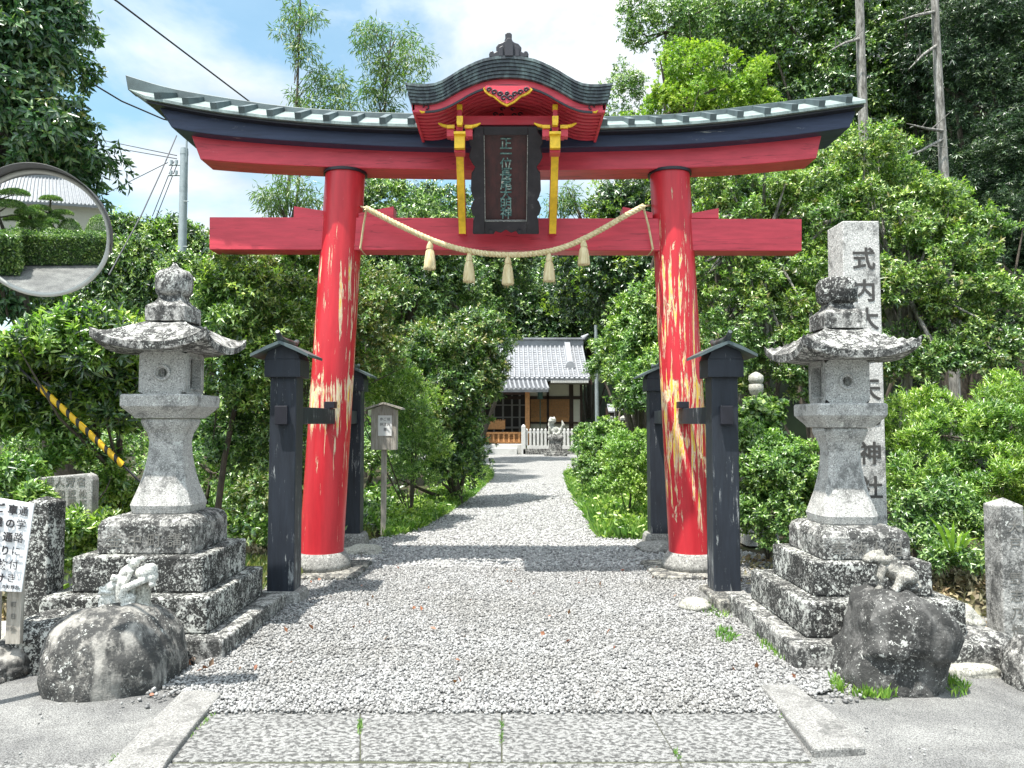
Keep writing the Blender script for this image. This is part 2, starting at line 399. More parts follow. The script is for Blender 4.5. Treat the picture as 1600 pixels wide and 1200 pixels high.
n.color(c); n.bump(d1, 1.0, -.02); M['gravel_bed'] = n.m
n = NM('asphalt', .9, spec=.25)
c = n.mix(n.ramp(n.noise(150,3,.7), [(.38,0),(.6,1)]), (.07,.07,.07), (.27,.27,.265)); c = n.mix(n.ramp(n.noise(1.6,8,.72,None,.4), [(.40,0),(.62,1)]), n.mix(1.0,c,(.75,.75,.75),'MULTIPLY'), n.mix(1.0,c,(1.25,1.25,1.22),'MULTIPLY'))
c = n.mix(n.ramp(n.noise(7,7,.75), [(.60,0),(.75,1)]), c, (.11,.105,.095))
n.color(c); n.bump(n.noise(130,3,.7), .7, .006); M['asphalt'] = n.m
n = NM('paving_granite', .85, spec=.3)
w = n.noise(34,5,.66,n.mapv(scale=(1.0,1.35,1),rot=(0,0,.5)), .35)
c = n.mix(n.ramp(w, [(.44,0),(.53,1)]), (.12,.12,.117), (.36,.36,.35)); c = n.mix(n.ramp(n.noise(160,2,.7), [(.36,0),(.52,1)]), n.mix(1.0,c,(.6,.6,.6),'MULTIPLY'), c)
c = n.mix(n.ramp(n.noise(3,5,.6), [(.4,0),(.7,1)]), n.mix(1.0,c,(.82,.82,.82),'MULTIPLY'), c)
n.color(c); n.bump(w, 1.0, .02); M['paving'] = n.m
n = NM('soil', .95, spec=.2)
n.color(n.ramp(n.noise(5,8,.75), [(.3,(.02,.017,.01)),(.5,(.05,.042,.025)),(.62,(.05,.07,.022)),(.8,(.13,.11,.07))])); n.bump(n.noise(30,5,.7),.8,.03); M['soil'] = n.m
M['joint'] = plain('joint_moss', (.07,.075,.045), .95, var=.4, sc=20)
M['rooftile'] = plain('roof_tile', (.26,.27,.29), .55, var=.2, sc=3)
M['plaster'] = plain('cream_plaster', (.70,.66,.56), .9, var=.06)
M['dwood'] = plain('dark_brown_wood', (.05,.028,.02), .7, var=.3)
M['owood'] = plain('orange_wood', (.50,.24,.09), .6, var=.25, sc=9)
M['lattice'] = plain('lattice_wood', (.42,.25,.13), .7, var=.2)
M['white_stone'] = plain('white_stone', (.55,.55,.53), .9, var=.15, sc=5)
M['metal_pole'] = plain('galvanised_pole', (.30,.34,.35), .5, .3, var=.12)
M['wire'] = plain('wire', (.03,.03,.035), .6)
M['rubber'] = plain('grey_hood', (.10,.10,.10), .6)
M['rim'] = plain('mirror_rim', (.45,.45,.42), .5, .2)
n = NM('mirror_glass', .015, 1.0); n.color((.82,.84,.84)); M['mirror'] = n.m
n = NM('yellow_black_guard', .5); w_ = n.t.nodes.new('ShaderNodeTexWave'); w_.bands_direction='X'; w_.inputs['Scale'].default_value = 4.5; n.put(w_.inputs[0], n.co)
n.color(n.ramp(w_.outputs[1], [(.70,(.75,.46,.02)),(.76,(.02,.02,.02))])); M['guard'] = n.m
M['bronze'] = plain('bronze', (.05,.10,.085), .5, .4)
# ============================================================ TORII
def line(pts, D):      # pixel polyline -> [(x, z)]
    return [(lambda p: (p.x, p.z))(at(x, y, D)) for x, y in pts]
def resamp(line_, xs):
    X = [p[0] for p in line_]; Z = [p[1] for p in line_]
    return [(x, float(np.interp(x, X, Z))) for x in xs]
def smooth_line(l, k=2, it=2):
    for _ in range(it):
        m = [l[0]]
        for a, b in zip(l, l[1:]):
            m += [(a[0]*.75+b[0]*.25, a[1]*.75+b[1]*.25), (a[0]*.25+b[0]*.75, a[1]*.25+b[1]*.75)]
        l = m + [l[-1]]
    return l
YT = 7.8
torii = thing('torii_gate', 'large red wooden torii gate with black curved top beam and flaking pillars', 'gate', (0, YT, 0))
for side, bx, tx, mat in ((-1, 502, 540, M['peel_l']), (1, 1080, 1046, M['peel_r'])):
    b = at(bx, 885, YT); b.z = .2; t = at(tx, 262, YT)
    t.z = at(tx, 262.5, 7.64).z + .002
    g = MB(); pts = [b.lerp(t, k/12) for k in range(13)]
    g.tube(pts, [.218-.016*(k/12) for k in range(13)], 40)
    p = g.build('pillar', mat, torii); tag(p, 'left red pillar, paint flaking at mid height' if side < 0 else 'right red pillar with large yellow bare patches')
    g = MB(); g.tube([t-Vector((0,0,.028)), t+Vector((0,0,.0))], .222, 40); g.build('collar', M['black_trim'], p)
    g = MB(); g.square([(-.05,.47),(.035,.46),(.045,.44)], (b.x+.02*side, YT, 0), .12); g.build('ground_slab', M['step_stone'], p)
    g = MB(); g.lathe([(0.04,.30),(.10,.29),(.16,.265),(.205,.235)], (b.x, YT, 0), 28); g.build('footing', M['concrete'], p)
# lintel (red)
lt = smooth_line(line([(297,207),(350,212),(420,218),(540,225),(650,229),(800,231),(950,229),(1046,226),(1150,220),(1220,215),(1284,210)], 7.64))
lb = smooth_line(line([(313,249),(360,253),(420,257),(540,262),(650,264.5),(800,266),(950,265),(1046,263),(1150,259),(1220,253),(1276,247)], 7.64))
MB().strip(lt, lb, 7.64, 7.97).build('lintel', M['red'], torii, .008)
# black top beam
kt = smooth_line(line([(241,156),(290,166),(349,176),(450,188),(550,194),(647,197),(800,200),(937,199),(1046,195),(1113,190),(1180,183),(1233,176),(1342,161)], 7.5))
kb = smooth_line(line([(268,199),(300,206),(350,212),(450,220),(550,226),(650,230),(800,232),(937,229.5),(1046,226.5),(1113,222.5),(1180,217),(1250,210),(1328,199)], 7.5))
MB().strip(kt, kb, 7.5, 8.1).build('top_beam', M['navy'], torii, .008)
# copper roof
eave = smooth_line(line([(226,149.5),(290,162),(349,172),(450,184),(550,191),(647,194),(800,196),(937,196),(1046,192),(1113,187),(1180,180),(1233,173),(1353,156)], 7.36))
rb_ = smooth_line(line([(200,139),(262,150),(349,163),(450,175),(550,182.5),(642,186),(800,187),(938,190),(1046,187),(1133,178.5),(1233,165),(1334,151)], 7.72))
rt_ = smooth_line(line([(196,117),(264,138),(349,152),(450,167),(550,174),(642,177),(800,179),(938,182),(1046,179),(1133,170),(1233,157),(1331,146)], 7.72))
N_ = len(eave)
g = MB(); vs = []; ec = []
roof = MB()
rX, rZ = [p[0] for p in rb_], [p[1] for p in rb_]
for ex, ez in eave:
    f_ = (ex-eave[0][0])/(eave[-1][0]-eave[0][0]); rx = rX[0]+(rX[-1]-rX[0])*f_; rz = float(np.interp(rx, rX, rZ))
    vs += [(ex,7.36,ez-.028),(ex,7.36,ez),(rx,7.72,rz),(rx,7.88,rz),(ex,8.24,ez),(ex,8.24,ez-.028)]
fs = [(i*6+k, i*6+(k+1)%6, (i+1)*6+(k+1)%6, (i+1)*6+k) for i in range(N_-1) for k in range(6)]
fs += [(5,4,3,2,1,0), tuple((N_-1)*6+k for k in range(6))]
roof.add(vs, fs); rf = roof.build('copper_roof', M['copper'], torii)
MB().strip([(x,z-.026) for x,z in eave], [(x,z-.05) for x,z in eave], 7.4, 8.2).build('eave_board', M['black_trim'], rf)
MB().strip(rt_, [(x,z-.01) for x,z in rb_], 7.715, 7.885).build('ridge', M['copper_dark'], rf, .006)
ex_ = [p[0] for p in eave]; ez_ = [p[1] for p in eave]; rx_ = [p[0] for p in rb_]; rz_ = [p[1] for p in rb_]
for px in [246+44*k for k in range(10)] + [944+42.5*k for k in range(0,10)]:
    X = at(px, 180, 7.36).x; a = Vector((X, 7.345, float(np.interp(X, ex_, ez_))+.02)); X2 = X
    b = Vector((X2, 7.725, float(np.interp(X2, rx_, rz_))+.012))
    MB().bar(a, b, .062, .06).build('batten', M['copper_dark'], rf)
# tie beam
nt = line([(327,339),(1253,342)], 7.68); nb = line([(327,390),(1253,392)], 7.68)
MB().strip(nt, nb, 7.68, 7.92).build('tie_beam', M['red'], torii, .007)
for out, inn, yo, yi in ((459,512,322,330),(615,560,322,333),(973,1020,323,332),(1123,1076,325,334)):
    o_, i_ = at(out, yo, 7.7), at(inn, yi, 7.7); zb = at(800, 340.5, 7.68).z+.0015
    MB().poly([(o_.x, zb),(o_.x, o_.z),(i_.x, i_.z),(i_.x, zb)], 7.7, 7.9).build('wedge', M['red'], torii, .004)
# side posts with little roofs, each tied to its pillar
def side_post(px, D, lab):
    s = 1 if px > 800 else -1
    c = at(px, 700, D); w = .112; zb = .10 if D < 7 else .165; x, y = c.x, D + w
    g = MB(); g.square([(zb,w),(1.98,w*.985)], (x,y,0), .06); p = g.build('side_post', M['post_black'], torii); tag(p, lab)
    g = MB(); g.square([(1.88,.15),(2.03,.15)], (x,y,0), .02); g.build('post_head', M['post_black'], p, .004)
    # gable roof, ridge running away from the viewer
    g = MB(); L0, L1 = y-.24, y+.24
    for sd in (-1, 1):
        pr = [(x, 2.15),(x+sd*.12,2.098),(x+sd*.24,2.042),(x+sd*.24,2.066),(x+sd*.12,2.128),(x,2.178)]
        g.poly(pr if sd > 0 else pr, L0, L1)
    g.build('post_roof', M['copper_dark'], p)
    g = MB(); g.poly([(x-.145,2.032),(x+.145,2.032),(x+.12,2.095),(x,2.148),(x-.12,2.095)], y-.15, y+.15); g.build('gable_board', M['post_black'], p)
    g = MB(); g.tube([(x,L0-.05,2.245),(x,L0+.01,2.2),(x,L0+.09,2.19),(x,y+.1,2.19),(x,L1-.02,2.19),(x,L1+.04,2.22)], [.018,.028,.028,.028,.028,.022], 8); g.build('roof_ridge', M['dark_copper'], p)
    g = MB(); g.square([(0,.185),(zb*.8,.165),(zb,.145)], (x,y,0), .25); g.build('footing', M['concrete'], p)
    # tie beam from post to pillar
    z = 1.56; yp = 7.62 if D < 7 else 7.98
    pc = at(502 if s < 0 else 1080, 885, YT).x + (.12 if s<0 else -.11)
    ya, yb = (y-w-.035, yp) if D < 7 else (yp, y+w+.03)
    xa = x; xb = pc
    MB().hexa([Vector(q) for q in ((xa-.045,ya,z-.075),(xa+.045,ya,z-.075),(xb+.045,yb,z-.075),(xb-.045,yb,z-.075),(xa-.045,ya,z+.075),(xa+.045,ya,z+.075),(xb+.045,yb,z+.075),(xb-.045,yb,z+.075))] if D<7 else
              [Vector(q) for q in ((xb-.045,ya,z-.075),(xb+.045,ya,z-.075),(xa+.045,yb,z-.075),(xa-.045,yb,z-.075),(xb-.045,ya,z+.075),(xb+.045,ya,z+.075),(xa+.045,yb,z+.075),(xa-.045,yb,z+.075))]).build('tie_bar', M['post_black'], p, .004)
    if D < 7:
        g = MB(); g.box((xb-(.02*s), yb-.10, z+.11), (.10,.12,.065)); g.build('key_block', M['black_trim'], p, .004)
        g = MB(); g.box((xa, ya-.012, z), (.105,.022,.155)); g.build('peg_cap', M['black_trim'], p, .004)
    return p
side_post(441, 6.45, 'near left black side post'); side_post(549, 9.3, 'rear left black side post')
side_post(1134, 6.45, 'near right black side post'); side_post(1030, 9.3, 'rear right black side post')

# curved gable canopy over the plaque
DC = 6.6; CXP = 795
def sym(pts, D, dx=0):
    full = [(CXP-x, y) for x, y in reversed(pts)] + [(CXP+x, y+.4) for x, y in pts if x > 0]
    return line(full, D)
topP = [(0,86.5),(14,87),(26,88.5),(40,91.5),(52,96),(66,102.5),(78,109),(92,118),(104,125),(116,129.5),(128,131),(144,131),(163,128.5)]
botP = [(0,116),(14,116.3),(26,117.5),(40,120.5),(52,124.5),(66,130.5),(78,136),(92,144),(102,150),(112,154),(122,156.5),(136,157.5),(154,156)]
canopy = MB().strip(sym([(x*.985,y*1+12) for x,y in topP], DC), sym(botP, DC), DC+.07, 8.05).build('canopy', M['dark_copper'], torii)
NL = 6
for k in range(NL):
    a, b = k/NL, (k+1)/NL
    L0 = [((tx*(1-a)+bx*a), (ty*(1-a)+by*a)) for (tx,ty),(bx,by) in zip(topP, botP)]
    L1 = [((tx*(1-b)+bx*b)+ (0), (ty*(1-b)+by*b)) for (tx,ty),(bx,by) in zip(topP, botP)]
    l0 = sym(L0, DC); l1 = sym(L1, DC)
    MB().strip(l0, [(x,z+.0015) for x,z in l1], DC+.012*k, 8.1-.01*k if k == 0 else 7.3-.01*k).build('roof_layer', M['dark_copper'], canopy)
barP = [(0,135),(14,135.3),(26,137),(40,140),(52,144),(66,150.5),(78,157.5),(92,165),(102,169.5),(112,173),(122,175),(136,176),(150.5,175)]
bP2 = [(x*.975,y) for x,y in botP]
bp = MB().strip(sym([(x,y+.3) for x,y in bP2], DC+.1), sym(barP, DC+.1), DC+.10, DC+.15).build('barge_board', M['red'], canopy)
trP = [(0,136.5),(14,137),(26,138.5),(40,142),(52,146.5),(66,153),(78,160),(92,167),(102,171.5),(112,174.5),(122,176),(130,176.3)]
tr = [(x*.96,y) for x,y in barP[:12]]
MB().strip(sym([(x,y-2.6) for x,y in tr], DC+.09), sym([(x,y+.6) for x,y in tr], DC+.09), DC+.085, DC+.099).build('black_edge', M['black_trim'], canopy)
for s_ in (-1, 1):      # carved scrolls on the barge board
    c = at(CXP+s_*134, 170, DC+.09)
    g = MB(); g.tube([c+Vector((s_*(-.03+.03*math.cos(a)*(1-a/9)), 0, .012+.03*math.sin(a)*(1-a/9))) for a in [q*.5 for q in range(11)]], .006, 6); g.build('scroll', M['black_trim'], canopy)
    g = MB(); g.tube([c+Vector((s_*-.015,-.002,-.03)), c+Vector((s_*.01,-.002,-.034)), c+Vector((s_*.03,-.002,-.015))], [.007,.011,.004], 6); g.build('gold_tip', M['yellow'], canopy)
# soffit: shallow arched ribs one behind the other
lowP = [(x*.985, y-1.5) for x,y in barP]
base_arc = sym(lowP, DC+.15); up_arc = [(x, z+.11) for x, z in base_arc]
MB().strip([(x,z+.012) for x,z in up_arc], [(x,z-.0) for x,z in [(x,z+.045) for x,z in base_arc]], DC+.16, 7.49).build('soffit', M['red'], canopy)
for k in range(9):
    y0 = DC+.19+k*.078
    MB().strip([(x,z+.05) for x,z in base_arc], [(x,z) for x,z in base_arc], y0, y0+.045).build('rafter', M['red'], canopy, .004)
# side fascia and back board
for s_ in (-1,1):
    x0 = base_arc[-1 if s_ > 0 else 0][0]; z0 = base_arc[0][1]
    MB().bb(x0-.012, x0+.012, DC+.10, 7.49, z0-.012, z0+.10).build('side_board', M['red'], canopy)
bk = [p for p in base_arc if abs(p[0]-at(CXP,150,DC).x) < .5]
zb_ = at(800, 190, 7.3).z
MB().poly([(bk[0][0], zb_)] + [(x, z+.05) for x,z in bk] + [(bk[-1][0], zb_)], 7.3, 7.33).build('back_board', M['red'], canopy)
# frog-leg carving on the back board
c = at(793, 172, 7.28)
g = MB(); g.poly([(c.x-.19,c.z-.08),(c.x-.17,c.z-.03),(c.x-.09,c.z+.0),(c.x-.05,c.z+.08),(c.x,c.z+.10),(c.x+.05,c.z+.08),(c.x+.09,c.z+.0),(c.x+.17,c.z-.03),(c.x+.19,c.z-.08)], 7.26, 7.29); kk = g.build('carving', M['red'], canopy)
g = MB()
for dx, dz in ((-.12,-.05),(.12,-.05),(-.05,.0),(.05,.0),(0,.05),(-.06,-.06),(.06,-.06)):
    g.tube([Vector((c.x+dx+.024*math.cos(a)*(1-a/8), 7.257, c.z+dz+.02*math.sin(a)*(1-a/8))) for a in [q*.6 for q in range(10)]], .007, 5)
g.build('scroll', M['black_trim'], kk)
# gable pendant
def zz(l, D): return line(l, D)
pend = [(755,139),(758,144),(764,149),(770,151),(775,155),(781,160),(786,163),(792,166),(798,163),(804,160),(810,155),(815,151),(821,149),(828,145),(832,140),(828,136.5),(756,136.5)]
g = MB(); g.poly(zz(pend, DC+.06), DC+.055, DC+.075); pd = g.build('pendant', M['yellow'], canopy)
pin = [(757,137),(762,143.5),(768,147),(774,150),(779,155),(785,159),(792,162),(799,159),(805,155),(810,150),(816,147),(824,143),(829,138),(825,134),(760,134)]
MB().poly(zz(pin, DC+.05), DC+.045, DC+.054).build('pendant_face', M['red'], pd)
g = MB()
for qx, qy, r_ in ((764,140,4),(772,144,4.5),(781,147,4.5),(787,153,5),(797,153,5),(804,147,4.5),(813,144,4.5),(822,140,4),(792,146,3)):
    cc_ = at(qx, qy, DC+.042); q = r_/F*DC
    g.tube([cc_+Vector((q*math.cos(a)*(1-a/9),0,q*math.sin(a)*(1-a/9))) for a in [w*.6 for w in range(11)]], .008, 5)
g.build('scroll', M['black_trim'], pd)
# ridge-end ornament
g = MB(); DO = 6.62
orn = [(765,89),(764,84),(766,80),(770,79),(772,82),(776,80),(775,73),(779,68),(785,66),(788,64),(790,57),(789,53),(792,50.5),(797,50.5),(800,53),(799,58),(801,64),(804,66),(810,68),(815,74),(814,80),(818,82),(820,79),(824,80),(826,84),(825,89)]
g.poly([(x,z) for x,z in zz(orn, DO)], DO, DO+.10); oo = g.build('ridge_ornament', M['black_trim'], canopy, .006)
g = MB(); g.poly(zz([(789,88),(789,66),(793,60),(798,60),(802,66),(802,88)], DO-.02), DO-.03, DO-.002); g.poly(zz([(779,88),(780,74),(786,71),(786,88)], DO-.02), DO-.022, DO-.002); g.poly(zz([(805,88),(805,71),(811,74),(812,88)], DO-.02), DO-.022, DO-.002); g.build('ornament_relief', M['black_trim'], oo, .004)
zr = at(795, 86.5, DC).z
g = MB(); g.tube([(at(795,80,DC).x, DO+.1, zr+.03),(at(795,80,DC).x, 8.1, zr+.03)], .05, 12); g.build('canopy_ridge', M['dark_copper'], canopy)
# cross beam between the brackets
a, b = at(722,180.5,6.98), at(866,195,6.98)
MB().bb(a.x, b.x, 6.98, 7.06, b.z, a.z).build('cross_beam', M['red'], torii, .005)
# brackets
def bracket(cx, low):
    s = 1 if cx > 795 else -1; D = 6.86
    def bx_(g, x0,y0,x1,y1,D0,dep):
        p, q = at(cx+x0,y0,D0), at(cx+x1,y1,D0); g.bb(p.x,q.x,D0,D0+dep,q.z,p.z)
    # long curved arm: yellow front edge, red body
    n = 15; fr = []
    for k in range(n):
        t = k/(n-1); py = 231+(365-231)*t
        Dk = 6.86+.66*t**.8 + .03*math.sin(t*9); fr.append((cx+(low-cx)*t, py, Dk))
    g1, g2 = MB(), MB()
    for (x0,y0,d0),(x1,y1,d1) in zip(fr, fr[1:]):
        p, q = at(x0,y0,d0), at(x1,y1,d1); w = .034
        def q8(pp, qq, w, t0, t1): return [Vector(v) for v in ((qq.x-w,qq.y+t0,qq.z),(qq.x+w,qq.y+t0,qq.z),(qq.x+w,qq.y+t1,qq.z),(qq.x-w,qq.y+t1,qq.z),(pp.x-w,pp.y+t0,pp.z),(pp.x+w,pp.y+t0,pp.z),(pp.x+w,pp.y+t1,pp.z),(pp.x-w,pp.y+t1,pp.z))]
        g1.hexa(q8(p,q,w,0,.014)); g2.hexa(q8(p,q,w+.004,.0142,.10))
    r_ = g2.build('bracket', M['red'], torii)
    g1.build('gilt_edge', M['yellow'], r_)
    def one(nm, mt, *bs):
        for q in bs:
            g_ = MB(); bx_(g_, *q); g_.build(nm, M[mt], r_)
    g = MB(); bx_(g,-8,208,8,231,D-.07,.05); one('gilt_block', 'yellow', (-4,163,4,171,D-.06,.05)); bx_(g,-4.5,181,5,192.5,D-.10,.05); bx_(g,-9,205,9,209,D-.1,.08)
    bx_(g,-4,188,4,195,D-.13,.05)
    g.build('gilt_block', M['yellow'], r_)
    for sd in (-1,1):
        g = MB(); bx_(g,min(sd*8,sd*20),195,max(sd*8,sd*20),200,D-.04,.04)
        p0 = [at(cx+sd*20,197.5,D-.02), at(cx+sd*26,196,D-.02), at(cx+sd*33,192.5,D-.02)]
        g.tube(p0, [.016,.015,.007], 8); g.build('gilt_wing', M['yellow'], r_)
    g = MB(); one('red_block', 'red', (-3.5,171,3.5,181,D-.05,.05)); bx_(g,-5,196,5,206,D-.03,.08); one('bearing_block', 'red', (-20,200,-9,213,D-.02,.08), (9,200,20,213,D-.02,.08)); bx_(g,-8,209,8,238,D-.018,.12); bx_(g,-14,210,-8,216,D-.01,.06); bx_(g,8,210,14,216,D-.01,.06)
    g.build('red_block', M['red'], r_, .003)
    return r_
bracket(718, 722.5); bracket(867.5, 863.5)

# ---- plaque: leaning forward between the brackets
pt, pb = 7.0, 7.5
PC0 = at(790.5, 363, pb); PC1 = at(790.5, 196, pt)
PU = (PC1-PC0); PH = PU.length; PU.normalize(); PR = Vector((1,0,0)); PN = PR.cross(PU).normalized()
plq = thing('name_plaque', 'tall dark carved plaque with flaked green lettering hanging under the gate canopy', 'plaque', PC0)
def pl(u, v, w=0): return PC0 + PR*u + PU*v + PN*w
def plate(g, pts, w0, w1):
    n = len(pts); vs = [pl(u,v,w0) for u,v in pts]+[pl(u,v,w1) for u,v in pts]
    g.add(vs, [tuple(range(n)),tuple(range(2*n-1,n-1,-1))]+[(i,i+n,(i+1)%n+n,(i+1)%n) for i in range(n)])
prof = [(0,.320),(.015,.325),(.13,.318),(.17,.30),(.19,.325),(.25,.34),(.30,.322),(.325,.30),(.36,.318),(.42,.335),(.52,.33),(.58,.325),(.61,.30),(.64,.29),(.68,.322),(.73,.345),(.78,.335),(.82,.322),(.85,.345),(.90,.342),(.945,.30),(1.0,.285)]
outl = [(h, v*PH) for v, h in prof] + [(-h, v*PH) for v, h in reversed(prof)]
foot = [(-.12,.0),(-.10,.028),(-.05,.012),(0,.04),(.05,.012),(.10,.028),(.12,0)]
g = MB()
inx, iy0, iy1 = .205, .125*PH, .925*PH
right = [(h, v*PH) for v,h in prof]
# frame as four pieces round the panel
for sd in (-1,1):
    plate(g, [(sd*inx, 0)] + [(sd*h, v) for h, v in right] + [(sd*inx, PH)], 0, .07)
plate(g, [(-inx,0),(-.12,0),(-.10,.03),(-.05,.012),(0,.045),(.05,.012),(.10,.03),(.12,0),(inx,0),(inx,iy0),(-inx,iy0)], 0, .07)
plate(g, [(-inx,iy1),(inx,iy1),(inx,PH),(-inx,PH)], 0, .07)
g.build('frame', M['frame'], plq, .006)
g = MB(); plate(g, [(-inx-.01,iy0-.01),(inx+.01,iy0-.01),(inx+.01,iy1+.01),(-inx-.01,iy1+.01)], -.004, .02); g.build('board', M['board'], plq)
g = MB()
for sd in (-1,1): plate(g, [(sd*inx,iy0),(sd*(inx-.007),iy0),(sd*(inx-.007),iy1),(sd*inx,iy1)], .012, .073)
plate(g, [(-inx,iy0),(inx,iy0),(inx,iy0+.006),(-inx,iy0+.006)], .012, .073); g.build('inner_edge', M['concrete'], plq)
g = MB()
for k, ch in enumerate('正一位長尾大明神'):
    hgt = (iy1-iy0)*.93/8; v = iy1-.045-(k+.5)*hgt + .012
    g.glyph(ch, pl(.0, v, .027), PR, PU, .118, .014, .012)
g.build('lettering', M['gilt'], plq)
g = MB()
for u in (-.145,.135): g = MB(); g.tube([pl(u,.02,-.0), pl(u,.03,.09)], .02, 10); g.build('foot_peg', M['frame'], plq)

# ---- straw rope with tassels
rope = thing('straw_rope', 'twisted straw rope with five tassels hung between the gate pillars', 'rope', at(795,398,7.45))
rp = smooth_line([(572,325),(600,340),(636,358),(671,374),(702,385),(733,392.5),(764,397),(795,398.5),(827,397.5),(858,393),(886,385),(913,373),(945,356),(975,338),(1006,322)], it=2)
pts = [at(x,y,7.45) for x,y in rp]
def rlen(P):
    d=[0]
    for a,b in zip(P,P[1:]): d.append(d[-1]+(b-a).length)
    return d
dl = rlen(pts); tot = dl[-1]; ns = 300
for st in range(3):
    g = MB(); P = []
    for k in range(ns+1):
        s_ = tot*k/ns; i = min(max(int(np.searchsorted(dl, s_))-1,0), len(pts)-2)
        p = pts[i].lerp(pts[i+1], (s_-dl[i])/max(1e-6,dl[i+1]-dl[i])); t = (pts[i+1]-pts[i]).normalized()
        u = Vector((0,1,0)); w = t.cross(u); a = 2*math.pi*(k/ns*27 + st/3)
        P.append(p + (u*math.cos(a)+w*math.sin(a))*.0145)
    g.tube(P, .0155, 7); g.build('strand', M['straw'], rope)
for tx, ty, by in ((671,376,421),(733,395,441),(794,400,445),(858,396,440),(913,375,414)):
    a = at(tx, ty, 7.45); b = at(tx+random.Random(tx).uniform(-1,1), by, 7.45)
    g = MB(); L = (a-b).length
    g.lathe([(0,.046),(L*.05,.052),(L*.3,.047),(L*.62,.036),(L*.72,.024),(L*.80,.030),(L*.92,.02),(L,.013)], b, 18, ribs=14, rd=.16)
    ts = g.build('tassel', M['straw'], rope)
    g = MB(); rt = random.Random(tx*7)
    for q in range(16):
        an = rt.uniform(0,6.28); r0, r1 = .036, rt.uniform(.048,.066); zz_ = rt.uniform(-.03,.012)
        g.tube([(b.x+r0*.7*math.cos(an), b.y+r0*.7*math.sin(an), b.z+L*.55), (b.x+r0*1.25*math.cos(an), b.y+r0*1.25*math.sin(an), b.z+L*.2), (b.x+r1*math.cos(an), b.y+r1*math.sin(an), b.z+zz_)], [.003,.0028,.0015], 4)
    fz = g.build('loose_straws', M['straw'], ts); fz['kind'] = 'stuff'
    g = MB(); g.tube([(a.x+.03*math.cos(q), a.y+.03*math.sin(q), b.z+L*.73) for q in [w*math.pi/6 for w in range(13)]], .005, 5); g.build('tassel_cord', M['straw'], ts)
g = MB()
g.tube([at(573,325,7.45),at(568,352,7.6),at(563,388,7.64)], .011, 7); g.tube([at(563,388,7.64)+Vector((0,.0,0)), at(563,388,7.64)+Vector((0,.3,0))], .011, 6)
g.tube([at(572,325,7.45), at(560,322,7.9)], .011, 6)
g.build('end_cord', M['straw'], rope); g = MB()
g.tube([at(1005,323,7.45),at(1013,352,7.6),at(1020,389,7.64)], .011, 7); g.tube([at(1020,389,7.64), at(1020,389,7.64)+Vector((0,.3,0))], .011, 6)
g.tube([at(1006,322,7.45), at(1014,321,7.9)], .011, 6)
g.build('end_cord', M['straw'], rope)

# ============================================================ STONE LANTERNS
def hole_panel(g, c, r, u, w, h, hr, thick, seg=32, ry=None):
    """a w x h panel facing -n with an elliptical or square hole hr x ry, thickness inwards"""
    c = Vector(c); n = r.cross(u)
    def per(k, rect):
        a = 2*math.pi*(k+.5)/seg; x, y = math.cos(a), math.sin(a)
        m = max(abs(x)/(w/2), abs(y)/(h/2)); P = (x/m, y/m)
        if not rect: return P
    outer, inner = [], []
    for k in range(seg):
        a = 2*math.pi*(k+.5)/seg; x, y = math.cos(a), math.sin(a)
        m = max(abs(x)/(w/2), abs(y)/(h/2)); outer.append((x/m, y/m))
        if ry is None: inner.append((x*hr, y*hr))
        else:
            m = max(abs(x)/hr, abs(y)/ry); inner.append((x/m, y/m))
    vs = [c+r*x+u*y for x,y in outer] + [c+r*x+u*y for x,y in inner] + [c+r*x+u*y-n*thick for x,y in inner] + [c+r*x+u*y-n*thick for x,y in outer]
    S = seg; fs = []
    for k in range(S):
        j = (k+1)%S
        fs += [(k,j,S+j,S+k),(S+k,S+j,2*S+j,2*S+k),(2*S+k,2*S+j,3*S+j,3*S+k)]
    g.add(vs, fs)

